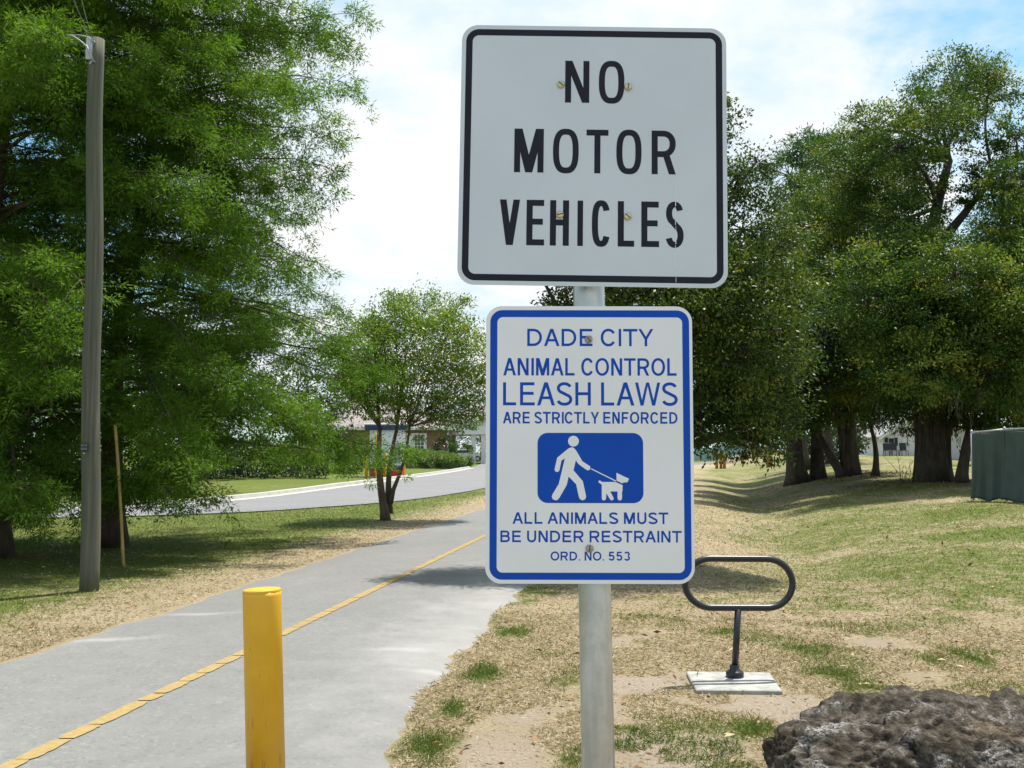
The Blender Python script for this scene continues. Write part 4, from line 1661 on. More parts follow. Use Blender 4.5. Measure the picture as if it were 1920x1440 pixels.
# young oak right behind the signs
oy = 14.0
ob = Vector((at(1262, 1000, oy).x, oy, gz(at(1262, 1000, oy).x, oy)))
ocl = px_clumps([(1325, 240, 48, 0), (1385, 330, 45, .2), (1300, 350, 85, 0), (1392, 430, 70, .3), (1230, 440, 90, -.2), (1438, 480, 50, 0), (1345, 540, 95, -.6), (1450, 570, 62, .2),
                 (1240, 600, 115, .4), (1150, 590, 85, 0), (1090, 600, 55, .3), (1400, 650, 90, -.5), (1468, 660, 50, .5), (1330, 740, 85, -.3), (1425, 750, 62, .1), (1385, 805, 52, -.2),
                 (1330, 790, 55, .5), (1200, 730, 95, -.8), (1130, 700, 80, .6), (1440, 800, 38, .3), (1300, 560, 95, 1.1), (1380, 560, 90, 1.0), (1240, 520, 90, -1.2), (1330, 650, 95, .9),
                 (1060, 570, 30, 0), (1420, 300, 22, 0), (1345, 195, 22, .1), (1402, 838, 32, -.2), (1452, 838, 28, 0), (1320, 812, 26, -.4), (970, 330, 40, 0), (1010, 430, 60, .2), (985, 450, 40, -.3), (1060, 350, 85, .3), (1110, 260, 75, 0), (1190, 330, 85, .2), (1010, 260, 55, 0), (1090, 460, 70, -.4), (1240, 250, 80, .2)], oy)
NL += broadleaf('oak_tree', 'young glossy oak with yellow leaf tips, directly behind the two signs', ob, ob + Vector((.05, 0, 1.6)), ocl, 'oak', M['lf_oak'], M['bark'], .10, 150000, seed=3, L=(.045, .075),
                W=.42, spray=58, tint0=.42, tipt=.35, shell=.35, newg=.21)
# crape myrtle by the trail
random.seed(8)
cb = G(724, 976)
cY = cb.y
ccl = px_clumps([(735, 605, 42), (795, 585, 42), (690, 655, 52), (760, 655, 58), (830, 640, 55), (885, 668, 42), (715, 715, 48), (790, 715, 52), (855, 725, 48), (676, 705, 38), (900, 715, 28),
                 (835, 772, 30), (700, 615, 24), (738, 560, 14), (860, 572, 18), (845, 605, 26), (655, 690, 28), (745, 765, 30), (800, 792, 30), (862, 778, 28), (680, 750, 32), (655, 735, 30), (905, 765, 22)], cY, 1.6)
sx = lambda a, b, dy=0: at(a, b, cY + dy)
NL += broadleaf('crape_myrtle', 'small multi-stemmed tree with light crown beside the trail', cb, sx(722, 800), ccl, 'cr', M['lf_crape'], M['bark_crape'], .09, 50000, seed=4, L=(.05, .085), W=.48,
                stems=[(cb, sx(712, 800), .085), (cb + Vector((.05, .05, .3)), sx(745, 800, .2), .065), (cb + Vector((.10, -.05, .55)), sx(768, 800, -.3), .04)], spray=26, tint0=.5,
                tipt=.3, shell=.45, flare=.7, newg=.3)

# the dark grove on the right


def dead_sapling(px, py, Y, h, label, seed):
    random.seed(seed)
    c = at(px, py, Y)
    b = Vector((c.x, Y, gz(c.x, Y)))
    mb = MB()
    for k in range(7):
        a = b + Vector((random.uniform(-.12, .12), random.uniform(-.1, .1), -.03))
        e = b + Vector((random.uniform(-.55, .55) * h, random.uniform(-.4, .4) * h, h * random.uniform(.55, 1)))
        pts = limb(mb, a, e, .014, .004, 5, 6, wob=.12)
        for j in range(3):
            q = pts[random.randint(2, 5)]
            limb(mb, q, q + Vector((random.uniform(-.3, .3), random.uniform(-.2, .2), random.uniform(.1, .4))) * h * .6, .007, .002, 4, 3)
    tag(mb.build('dead_sapling', M['bark']), label, 'sapling')


gb = G(1752, 904)
gY = gb.y
GR = 'dark trees of the grove on the right'
cl = px_clumps([(1795, 165, 62), (1855, 170, 46), (1745, 215, 55), (1790, 235, 45), (1856, 305, 38, 0), (1826, 365, 26, 0), (1640, 245, 52), (1690, 275, 52), (1620, 320, 60), (1660, 350, 60), (1715, 330, 50), (1640, 430, 70), (1700, 420, 55),
                (1665, 490, 52, -2.6), (1720, 560, 70), (1690, 620, 80), (1780, 600, 65), (1760, 680, 75), (1690, 715, 75, -1.5), (1800, 740, 60), (1730, 770, 45), (1630, 640, 70), (1740, 470, 40, 1.5), (1770, 765, 46, 1), (1820, 765, 40, .5), (1690, 600, 85, -5), (1780, 640, 80, -4.5), (1720, 690, 70, -6.5), (1640, 560, 80, -5.5), (1790, 520, 70, -6), (1700, 500, 70, -4), (1725, 640, 80, 1.5), (1660, 560, 70, 1.2), (1690, 490, 65, 1.2)], gY, 3.4)
NL += broadleaf('camphor_tree', 'tallest dark tree on the right, thick multi-stemmed trunk behind the green screen', gb, at(1738, 560, gY), cl, 'c', M['lf_cam'], M['bark'], .62, 230000, GR, 11, (.085, .15), .42,
                stems=[(gb + Vector((-.12, 0, 0)), at(1735, 500, gY), .36), (gb + Vector((.32, .15, 0)), at(1768, 640, gY), .22), (gb + Vector((-.42, .2, 0)), at(1706, 560, gY), .17), (gb + Vector((.12, -.2, 0)), at(1757, 620, gY), .2), (at(1735, 520, gY), at(1780, 300, gY), .24),
                       (at(1740, 480, gY), at(1862, 330, gY), .16)],
                spray=75, tint0=.51, tipt=.45, shell=.4, moss=4.2, flare=.9, newg=.2)
dead_sapling(1696, 896, gY - .9, 1.1, 'bare twiggy sapling at the foot of the thickest grove trunk', 71)
hb = G(1588, 893)
hY = hb.y
cl = px_clumps([(1585, 300, 55), (1555, 365, 62), (1525, 425, 52), (1600, 400, 60), (1570, 500, 70), (1525, 555, 60), (1610, 560, 70), (1590, 640, 75), (1525, 650, 65), (1560, 720, 70), (1620, 740, 60), (1500, 720, 55), (1545, 765, 42), (1500, 765, 40), (1580, 640, 85, -5), (1520, 600, 75, -6.5), (1610, 700, 70, -7.5), (1550, 700, 65, -4), (1560, 600, 80, 1.5), (1580, 440, 70, 1.5), (1620, 680, 70, 1)], hY, 3.4)
NL += broadleaf('camphor_tree', 'dark grove tree with two stems, one leaning hard to the left', hb, at(1570, 640, hY), cl, 'c', M['lf_cam'], M['bark'], .5, 180000, GR, 12, (.09, .155), .42,
                stems=[(hb + Vector((.25, 0, 0)), at(1592, 620, hY), .24), (hb + Vector((-.20, 0, 0)), at(1522, 785, hY), .17), (hb + Vector((.02, .1, 0)), at(1560, 700, hY), .19)], spray=75, tint0=.51, tipt=.45, shell=.4, moss=3.6,
                flare=.7, newg=.22)
ib = G(1800, 906)
iY = ib.y - .4
cl = px_clumps([(1905, 255, 40), (1885, 335, 36), (1925, 330, 40), (1880, 410, 52), (1930, 440, 70), (1855, 490, 52), (1905, 540, 62), (1870, 600, 66), (1925, 620, 70), (1850, 680, 62), (1905, 710, 70), (1960, 520, 80),
                (1975, 660, 80), (1840, 740, 40), (1960, 380, 60), (1890, 765, 45), (1940, 770, 50), (1850, 780, 36), (1890, 650, 75, 1.3), (1910, 490, 65, 1.2), (1990, 760, 60), (1880, 640, 80, -4.5), (1930, 560, 80, -5.5), (1850, 700, 60, -5)], iY, 3.4)
NL += broadleaf('camphor_tree', 'grove tree at the right edge, its trunk leaning right beside the thick trunk', ib, at(1868, 640, iY), cl, 'c', M['lf_cam'], M['bark'], .26, 160000, GR, 13, (.085, .15), .42,
                stems=[(ib, at(1846, 720, iY), .17), (at(1850, 710, iY), at(1880, 430, iY), .16)], spray=75, tint0=.50, tipt=.45, shell=.4, moss=3.4, flare=.6, newg=.22)
jb = G(1506, 868)
jY = min(jb.y, 46)
jb = Vector((at(1506, 868, jY).x, jY, gz(at(1506, 868, jY).x, jY)))
cl = px_clumps([(1500, 700, 60), (1450, 720, 50), (1545, 680, 60), (1470, 640, 55), (1520, 600, 50), (1420, 680, 45), (1480, 770, 40), (1380, 720, 40), (1420, 770, 35), (1545, 750, 50), (1420, 640, 60, -7), (1480, 690, 65, -9), (1400, 700, 55, -4), (1500, 640, 60, -12), (1440, 740, 45, -10), (1390, 620, 60, -12), (1350, 680, 50, -7)], jY, 3.4)
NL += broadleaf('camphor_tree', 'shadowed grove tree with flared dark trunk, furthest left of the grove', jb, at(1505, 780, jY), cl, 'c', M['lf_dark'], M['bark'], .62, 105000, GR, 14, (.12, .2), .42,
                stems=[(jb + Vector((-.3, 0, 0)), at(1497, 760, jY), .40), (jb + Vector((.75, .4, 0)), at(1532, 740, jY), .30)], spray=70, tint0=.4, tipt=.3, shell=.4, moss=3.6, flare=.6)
kb = G(1640, 893)
kY = kb.y
cl = px_clumps([(1640, 760, 38), (1665, 740, 34), (1615, 745, 34), (1650, 700, 40)], kY)
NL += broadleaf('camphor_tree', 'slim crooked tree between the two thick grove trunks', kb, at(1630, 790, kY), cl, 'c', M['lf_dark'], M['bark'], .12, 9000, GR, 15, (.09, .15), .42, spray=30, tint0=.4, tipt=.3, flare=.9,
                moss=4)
# feathery tree behind
fY = 58.0
fx = at(1500, 800, fY).x
fb = Vector((fx, fY, gz(fx, fY)))
cl = px_clumps([(1505, 275, 34), (1545, 285, 30), (1480, 330, 42), (1530, 340, 40), (1495, 390, 45), (1465, 430, 40), (1450, 500, 50), (1500, 480, 50), (1470, 570, 55), (1525, 285, 30), (1420, 560, 50)], fY)
NL += broadleaf('feathery_tree', 'blue-green feathery tree showing between the oak and the grove', fb, at(1500, 560, fY), cl, 'c', M['lf_blue'], M['bark'], .3, 26000, None, 16, (.16, .3), .28, spray=30, tint0=.55, tipt=.3)


# far trees and undergrowth that close the view
def far_tree(X, Y, h, r, label, seed, mat='lf_dark', n=6500, name='background_tree', low=.28):
    random.seed(seed)
    b = Vector((X, Y, gz(X, Y)))
    cl = []
    for k in range(11):
        an = random.uniform(0, 6.28); q = random.uniform(.1, .75) * r
        f = random.uniform(low, .92)
        cl.append((b + Vector((q * math.cos(an), q * math.sin(an), h * f)), r * random.uniform(.34, .52) * (1.15 - .45 * f)))
    cl.append((b + Vector((0, 0, h * .9)), r * .35))
    return broadleaf(name, label, b, b + Vector((0, 0, h * .35)), cl, 't', M[mat], M['bark'], .22, n, 'background trees', seed, (.22, .36), .5, spray=24, tint0=.45, tipt=.4, sub=False)


BT = [(-33, 74, 11, 5.5, 'dark tree far left behind the cypresses and side street', 'lf_dark'),
      (-24, 70, 9, 5, 'dark tree behind the pole, seen through the cypress', 'lf_dark'),
      (-16, 76, 8.0, 4.5, 'dark tree at the left end of the brick building', 'lf_dark'),
      (-44, 66, 13, 6, 'tall dark tree outside the left edge of the side street', 'lf_dark'),
      (10, 150, 11, 7, 'distant tree behind the drive-through canopy', 'lf_dark'),
      (-2, 160, 10, 7, 'distant tree behind the pinkish roof', 'lf_dark'),
      (22, 160, 11, 7, 'distant tree beyond the bend of the trail', 'lf_cam'),
      (34, 150, 12, 7, 'distant tree past the yellow posts', 'lf_dark'),
      (25, 104, 8, 6, 'bushy tree above the faded blue fence', 'lf_cam'),
      (36, 104, 11, 6, 'dark tree far behind the oak and grove trunks', 'lf_dark'),
      (44, 112, 13, 7, 'dark tree left of the white house', 'lf_dark'),
      (55, 108, 14, 7.5, 'dark tree behind the white house', 'lf_dark'),
      (66, 104, 14, 7.5, 'dark tree behind the grey house', 'lf_dark'),
      (19.3, 62, 10, 4.6, 'dark tree deep in the grove behind the leaning trunk', 'lf_dark'),
      (30, 58, 12, 5.2, 'dark tree deep in the grove behind the thickest trunk', 'lf_dark'),
      (-21.5, 44, 8.5, 4.6, 'dark tree on the grass island left of the pole', 'lf_dark'),
      (-15.5, 50, 8.0, 4.2, 'dark tree on the grass island right of the pole', 'lf_dark'),
      (39, 70, 12, 5.6, 'dark tree behind the green screen at the right edge', 'lf_dark')]
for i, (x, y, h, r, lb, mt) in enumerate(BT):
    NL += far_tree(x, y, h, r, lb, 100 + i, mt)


def shrub(px, py, Y, w, h, label, seed, mat, n, name='shrub', group=None, depth=None, L=(.07, .12), boxy=False):
    global rng
    random.seed(seed)
    rng = np.random.default_rng(seed)
    c = at(px, py, Y)
    b = Vector((c.x, Y, gz(c.x, Y)))
    root = empty(name, b, label, 'shrub', group)
    depth = depth or w
    d = unit(rng.normal(size=(n, 3)))
    rr = (.62 + .42 * rng.random(n) ** .5)[:, None]
    if boxy:
        d = np.sign(d) * np.abs(d) ** .5
    bumps = 1 + .16 * np.sin(d[:, :1] * 7 + seed) * np.cos(d[:, 1:2] * 6)
    P = np.array(b) + np.array([0, 0, h * .5]) + d * rr * bumps * np.array([w / 2, depth / 2, h / 2])
    P[:, 2] = np.maximum(P[:, 2], b.z + .03)
    D = d + rng.normal(size=(n, 3)) * .6
    ln = rng.uniform(L[0], L[1], n)
    V, F = leaf_arrays(P, D, ln, ln * .5, up=.5)
    tint = np.clip(.45 + .2 * (vnoise(P[:, 0] * 3, P[:, 2] * 3, seed) - .5) + rng.normal(size=n) * .12, 0, 1)
    mb = MB()
    for k in range(7):
        e = b + Vector((random.uniform(-.35, .35) * w, random.uniform(-.35, .35) * depth, h * random.uniform(.5, .8)))
        limb(mb, b + Vector((random.uniform(-.1, .1), random.uniform(-.1, .1), -.05)), e, .02, .006, 5, 4)
    mb.build('stem', M['bark'], root)
    quad_mesh('foliage', V, F, M[mat], root, {'tint': np.repeat(tint, 4)})


# shrubs by the bank and under the cypress
SH = [(790, 866, 84, 3.4, 1.5, 'pale green rounded shrub left in the bed under the bank window', 'lf_hedge'),
      (822, 868, 83, 3.0, 1.3, 'pale green spreading shrub in the middle of the bank bed', 'lf_hedge'),
      (846, 870, 82, 2.2, 1.1, 'low pale green shrub at the point of the bank bed', 'lf_hedge'),
      (768, 860, 86, 2.6, 1.6, 'pale green shrub just right of the kiosk', 'lf_hedge')]
for i, (px, py, Y, w, h, lb, mt) in enumerate(SH):
    shrub(px, py, Y, w, h, lb, 200 + i, mt, 3200, group='shrubs in the bank bed', L=(.12, .22))
shrub(834, 850, 90, 2.0, 2.7, 'dark rounded shrub standing against the brick corner', 210, 'lf_dark', 3000, L=(.12, .2))
shrub(864, 860, 88, 1.9, 2.0, 'clipped box-shaped shrub beside the canopy column', 211, 'lf_cam', 3600, boxy=True, L=(.10, .16))
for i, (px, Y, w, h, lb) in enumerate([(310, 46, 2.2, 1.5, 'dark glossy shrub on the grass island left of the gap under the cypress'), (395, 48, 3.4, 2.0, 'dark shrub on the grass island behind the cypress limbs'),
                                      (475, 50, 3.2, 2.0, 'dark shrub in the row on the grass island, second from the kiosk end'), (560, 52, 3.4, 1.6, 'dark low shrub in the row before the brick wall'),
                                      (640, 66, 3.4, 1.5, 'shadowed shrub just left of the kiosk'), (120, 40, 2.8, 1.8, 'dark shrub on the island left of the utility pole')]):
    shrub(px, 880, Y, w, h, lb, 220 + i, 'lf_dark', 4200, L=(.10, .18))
for i, (x, y, w, h, lb) in enumerate([(-4.5, 122, 9, 3.2, 'dark bush seen through the drive-through canopy, left'), (2.5, 124, 9, 3.4, 'dark bush seen through the drive-through canopy, right'),
                                      (33, 96, 6, 2.4, 'dark bush on the lawn left of the white house'), (22, 70, 4, 2.2, 'dark bush behind the leaning grove trunk'),
                                      (40, 98, 5, 2.6, 'dark bush at the corner of the white house'), (30, 118, 8, 2.5, 'dark bush along the faded blue fence'), (50, 96, 6, 3, 'dark bush between the two houses')]):
    p = Vector((x, y, 0))
    shrub(960 + 1920 * x / y, 850, y, w, h, lb, 240 + i, 'lf_dark', 4500, L=(.16, .28))


# ------------------------------------------------------------------ bank, canopy, kiosk
def make_bank():
    Y = 96.0
    x0 = at(560, 850, Y).x; x1 = at(838, 850, Y).x
    z0 = gz(x0 / 2, Y)
    zt = at(800, 802, Y).z
    root = empty('bank_building', ((x0 + x1) / 2, Y, z0), 'red brick building with white window and pinkish shingle roof behind the small tree', 'building')
    D = 14.0
    mb = MB()
    mb.box(((x0 + x1) / 2, Y + D / 2, (z0 + zt) / 2 - .2), (x1 - x0, D, zt - z0 + .4))
    mb.build('wall', M['brick'], root)
    # hip roof
    ov = .5
    zr = at(800, 742, Y + 5).z
    a, b, c, d = (x0 - ov, Y - ov, zt), (x1 + ov, Y - ov, zt), (x1 + ov, Y + D + ov, zt), (x0 - ov, Y + D + ov, zt)
    e, f = (x0 + 5.5, Y + D / 2, zr), (x1 - 5.5, Y + D / 2, zr)
    mb = MB()
    mb.add([a, b, c, d, e, f], [(0, 1, 5, 4), (1, 2, 5), (2, 3, 4, 5), (3, 0, 4), (3, 2, 1, 0)])
    mb.build('roof', M['shingle'], root)
    mb = MB()
    mb.box(((x0 + x1) / 2, Y - ov - .03, zt - .10), (x1 - x0 + 2 * ov, .06, .24))
    mb.box((x1 + ov + .03, Y + D / 2, zt - .10), (.06, D + 2 * ov, .24))
    mb.build('fascia', M['white_wall'], root)
    # white window surround with small-paned windows
    for (pa, pb, pt, pbm) in ((762, 800, 812, 852), (600, 636, 812, 850)):
        xa = at(pa, 830, Y).x; xb = at(pb, 830, Y).x
        zb = at(780, pbm, Y).z; zz = at(780, pt, Y).z
        mb = MB(); mb.box(((xa + xb) / 2, Y - .06, (zb + zz) / 2), (xb - xa, .10, zz - zb), bev=.02)
        fr = mb.build('window', M['white_wall'], root)
        w = (xb - xa) * .42
        cx = (xa + xb) / 2 + (.14 * (xb - xa))
        mb = MB(); mb.box((cx, Y - .125, (zb + zz) / 2 + .15), (w, .02, (zz - zb) * .66))
        mb.build('pane', M['glass'], fr)
        mb = MB()
        for k in range(1, 3):
            mb.box((cx - w / 2 + w * k / 3, Y - .145, (zb + zz) / 2 + .15), (.05, .02, (zz - zb) * .66))
        for k in range(1, 4):
            mb.box((cx, Y - .147, (zb + zz) / 2 + .15 - (zz - zb) * .33 + (zz - zb) * .66 * k / 4), (w, .02, .05))
        mb.build('muntins', M['white_wall'], fr)
    mb = MB(); mb.tube([(x1 + .08, Y - .10, zt - .1), (x1 + .08, Y - .10, z0)], .06, 8)
    mb.build('downpipe', M['white_wall'], root)

    # drive-through canopy
    Yc = 104.0
    xa = at(845, 800, Yc).x; xb = xa + 11.0
    zf0 = at(880, 815, Yc).z; zf1 = at(880, 789, Yc).z
    g0 = gz(xa, Yc)
    root = empty('drive_through_canopy', ((xa + xb) / 2, Yc, g0), 'white drive-through canopy with green light sign, right of the brick building', 'canopy')
    mb = MB(); mb.box(((xa + xb) / 2, Yc + 4, (zf0 + zf1) / 2), (xb - xa, 8, zf1 - zf0), bev=.04)
    mb.build('fascia', M['white_wall'], root)
    zr = at(880, 755, Yc + 3).z
    mb = MB()
    mb.add([(xa - .5, Yc - .5, zf1), (xb + .5, Yc - .5, zf1), (xb + .5, Yc + 8.5, zf1), (xa - .5, Yc + 8.5, zf1), (xa + 2.5, Yc + 4, zr), (xb - 2.5, Yc + 4, zr)],
           [(0, 1, 5, 4), (1, 2, 5), (2, 3, 4, 5), (3, 0, 4), (3, 2, 1, 0)])
    mb.build('roof', M['shingle'], root)
    for (px, dy) in ((888, .5), (906, .5), (935, .5), (851, 6.5), (905, 6.8)):
        x = at(px, 840, Yc + dy).x
        mb = MB()
        mb.box((x, Yc + dy, (g0 + zf0) / 2), (.42, .42, zf0 - g0), bev=.02)
        mb.box((x, Yc + dy, g0 + .15), (.56, .56, .3), bev=.02)
        mb.box((x, Yc + dy, zf0 - .10), (.54, .54, .2), bev=.02)
        mb.build('column', M['white_wall'], root)
    c = at(888.5, 803.5, Yc - .06)
    mb = MB(); mb.box(c, (.52, .10, .30), bev=.02)
    mb.build('light_sign', M['green_sign'], root)
    xk = at(908, 850, Yc + 1).x
    mb = MB(); mb.box((xk + .4, Yc + 1.2, g0 + .62), (1.6, .8, 1.24), bev=.02)
    mb.build('brick_pier', M['brick'], root)

    # teller kiosk
    p = G(725, 896)
    Yk = p.y
    g0 = gz(p.x, Yk)
    xa = at(692, 880, Yk).x; xb = at(754, 880, Yk).x
    z = lambda py: at(725, py, Yk).z
    root = empty('teller_kiosk', (p.x, Yk, g0), 'white drive-up teller kiosk with navy stripe and red base by the kerb', 'kiosk')
    cx = (xa + xb) / 2; w = xb - xa; dp = 1.9
    mb = MB(); mb.box((cx, Yk + dp / 2, (g0 + z(880)) / 2), (w, dp, z(880) - g0), bev=.02)
    mb.build('base', M['kiosk_red'], root)
    mb = MB(); mb.box((cx, Yk + dp / 2, (z(880) + z(873)) / 2), (w + .02, dp + .02, z(873) - z(880)), bev=.01)
    mb.build('stripe', M['kiosk_navy'], root)
    mb = MB(); mb.box((cx, Yk + dp / 2, (z(806) + z(797)) / 2), (w + .5, dp + .5, z(797) - z(806)), bev=.04)
    mb.build('top_band', M['kiosk_navy'], root)
    mb = MB(); mb.box((cx, Yk + dp / 2, (z(873) + z(806)) / 2), (w - .02, dp - .02, z(806) - z(873)), bev=.02)
    mb.box((cx, Yk + dp / 2, z(795.5)), (w + .56, dp + .56, .10), bev=.02)
    mb.box((cx - .2, Yk - .005, z(876.5)), (w * .72, .03, .05))
    mb.build('body', M['kiosk_white'], root)
    mb = MB(); mb.box((xb - .33, Yk - .02, (z(868) + z(836)) / 2), (.42, .06, z(836) - z(868)), bev=.02)
    mb.build('machine_screen', M['kiosk_grey'], root)
    mb = MB(); mb.box((cx, Yk + .6, g0 + .03), (w + 1.2, 3.0, .10), bev=.03)
    mb.build('concrete_pad', M['concrete'], root)
    # yellow guard posts round it
    GP = 'yellow guard posts round the kiosk'

    def guard(px, py, h, lb, w=.085):
        q = G(px, py)
        r = empty('guard_post', q, lb, 'bollard', GP)
        mb = MB()
        mb.lathe(q, [(w, -.05), (w, h - .06), (w * .8, h - .02), (w * .5, h), (.0001, h + .005)], 16)
        mb.build('post', M['yellow'], r, smooth_sh=True)
        mb = MB()
        mb.lathe(q, [(w + .0025, h * .62), (w + .0025, h * .62 + .06)], 16)
        mb.build('band', M['line'], r)
    guard(687, 898, 1.15, 'short yellow guard post at the left corner of the kiosk')
    guard(704, 903, 2.35, 'tall yellow guard post in front of the kiosk', .055)
    guard(722, 899, 1.35, 'yellow guard post in front of the middle of the kiosk, right of the tall one')
    guard(757, 896, 1.10, 'short yellow guard post at the right corner of the kiosk')


make_bank()


def make_car(x, y, rz, label):
    z = gz(x, y) + .04
    root = empty('parked_car', (x, y, z), label, 'car', rot=(0, 0, rz))
    # side profile extruded across, cabin narrower
    prof = [(-2.15, .35), (-2.2, .62), (-2.1, .86), (-1.55, .92), (-1.0, 1.38), (.35, 1.42), (1.0, .98), (1.95, .84), (2.2, .66), (2.2, .35)]
    mb = MB()
    n = len(prof)
    vs = []
    for s, k in ((-1, 1), (1, 1)):
        for (px, pz) in prof:
            w = .86 if pz < 1.0 else .66
            vs.append((px, s * w, pz))
    mb.add(vs, [tuple(range(n)), tuple(range(2 * n - 1, n - 1, -1))] + [(i, i + n, (i + 1) % n + n, (i + 1) % n) for i in range(n)])
    mb.build('body', M['car_white'], root, local=True)
    for s in (-1, 1):
        mb = MB()
        mb.add([(-1.25, s * .85, .98), (.75, s * .85, .99), (.25, s * .70, 1.33), (-.9, s * .70, 1.31)], [(0, 1, 2, 3)])
        mb.build('side_window', M['glass'], root, local=True)
        for xx in (-1.35, 1.35):
            mb = MB()
            mb.lathe((xx, s * .80, .32), [(.32, -.10), (.33, 0), (.32, .10)], 20, Matrix.Rotation(math.pi / 2, 3, 'X'))
            w = mb.build('wheel', M['rubber'], root, local=True)
            mb = MB()
            mb.lathe((xx, s * .905, .32), [(.2, -.015), (.19, .015)], 14, Matrix.Rotation(math.pi / 2, 3, 'X'))
            mb.build('rim', M['alu'], w, local=True)


q = at(872, 848, 118)
make_car(q.x, 118, 0.15, 'white car parked under the drive-through canopy')
make_car(at(262, 890, 70).x - 6, 72, 0.1, 'white car on the side street behind the cypress')


# ------------------------------------------------------------------ right background: house, screens, posts
def make_house():
    Y = 84.0
    x0 = at(1656, 830, Y).x; x1 = at(1745, 830, Y).x
    zb = gz(x0, Y) ; zb = min(zb, at(1690, 856, Y).z)
    ze = at(1656, 815, Y).z
    xm = at(1706, 790, Y).x
    zp = at(1706, 782, Y).z
    root = empty('white_house', (xm, Y, zb), 'small white house with dark shuttered window behind the grove trunks', 'house')
    D = 11
    mb = MB()
    mb.add([(x0, Y, zb - .3), (x1, Y, zb - .3), (x1, Y, ze), (xm, Y, zp), (x0, Y, ze), (x0, Y + D, zb - .3), (x1, Y + D, zb - .3), (x1, Y + D, ze), (xm, Y + D, zp), (x0, Y + D, ze)],
           [(0, 1, 2, 3, 4), (9, 8, 7, 6, 5), (0, 4, 9, 5), (1, 6, 7, 2)])
    mb.build('wall', M['white_wall'], root)
    mb = MB()
    sl = (zp - ze) / (xm - x0)
    o = .55
    for s, xe in ((-1, x0), (1, x1)):
        a = (xm, zp + .03); b = (xe + s * o, ze - sl * o * (1 if s < 0 else 1) + .03)
        t = .14
        mb.add([(a[0], Y - .6, a[1]), (b[0], Y - .6, b[1]), (b[0], Y + D, b[1]), (a[0], Y + D, a[1]),
                (a[0], Y - .6, a[1] + t), (b[0], Y - .6, b[1] + t), (b[0], Y + D, b[1] + t), (a[0], Y + D, a[1] + t)],
               [(0, 1, 2, 3), (7, 6, 5, 4), (0, 4, 5, 1), (1, 5, 6, 2), (2, 6, 7, 3)])
    mb.build('roof', M['shingle_g'], root)
    mb = MB()
    for s, xe in ((-1, x0), (1, x1)):
        b = (xe + s * o, ze - sl * o)
        mb.add([(xm, Y - .63, zp - .12), (b[0], Y - .63, b[1] - .12), (b[0], Y - .63, b[1] + .12), (xm, Y - .63, zp + .12)], [(0, 1, 2, 3)])
    mb.build('barge_board', M['white_wall'], root)
    c = at(1671, 828, Y - .03)
    mb = MB(); mb.box(c, (.5, .05, .62), bev=.01)
    w = mb.build('window', M['white_wall'], root)
    mb = MB(); mb.box(c - Vector((0, .03, 0)), (.42, .03, .54))
    mb.build('pane', M['glass'], w)
    for s in (-1, 1):
        mb = MB(); mb.box(c + Vector((s * .40, -.02, 0)), (.24, .05, .66))
        mb.build('shutter', M['shutter'], root)
    # chairs in front
    for i, (px, lb) in enumerate(((1664, 'dark garden chair at the left corner of the white house'), (1677, 'dark garden chair under the shuttered window'), (1695, 'dark garden chair right of the shuttered window'))):
        q = at(px, 852, Y - 1.2)
        z = gz(q.x, Y - 1.2)
        r = empty('garden_chair', (q.x, Y - 1.2, z), lb, 'chair', 'garden chairs by the white house')
        mb = MB(); mb.box((q.x, Y - 1.2, z + .42), (.55, .5, .06), bev=.02); mb.build('seat', M['shutter'], r)
        mb = MB(); mb.box((q.x, Y - .98, z + .74), (.55, .05, .62), bev=.02, rot=Matrix.Rotation(-.15, 3, 'X')); mb.build('backrest', M['shutter'], r)
        for sx_ in (-1, 1):
            for sy_ in (-1, 1):
                mb = MB(); mb.tube([(q.x + sx_ * .24, Y - 1.2 + sy_ * .22, z + .42), (q.x + sx_ * .27, Y - 1.2 + sy_ * .25, z)], .025, 6)
                mb.build('leg', M['shutter'], r)
    # second house behind the screen
    Y = 66.0
    x0 = at(1846, 800, Y).x; x1 = x0 + 9
    zb = gz(x0, Y); ze = at(1850, 800, Y).z; zp = at(1880, 778, Y).z
    root = empty('grey_house', (x0 + 4.5, Y, zb), 'pale grey house showing above the green fence screen', 'house')
    mb = MB()
    mb.box((x0 + 4.5, Y + 4, (zb + ze) / 2), (9, 8, ze - zb))
    mb.build('wall', M['grey_wall'], root)
    mb = MB()
    mb.add([(x0 - .5, Y - .5, ze), (x1 + .5, Y - .5, ze), (x1 + .5, Y + 8.5, ze), (x0 - .5, Y + 8.5, ze), (x0 + 1.5, Y + 4, zp + .5), (x1 - 1.5, Y + 4, zp + .5)],
           [(0, 1, 5, 4), (1, 2, 5), (2, 3, 4, 5), (3, 0, 4), (3, 2, 1, 0)])
    mb.build('roof', M['grey_wall'], root)
    mb = MB(); mb.box((x0 + 2.0, Y - .04, zb + 1.6), (1.1, .08, 1.2), bev=.02)
    w = mb.build('window', M['white_wall'], root)
    mb = MB(); mb.box((x0 + 2.0, Y - .095, zb + 1.6), (.9, .03, 1.0)); mb.build('pane', M['glass'], w)


make_house()


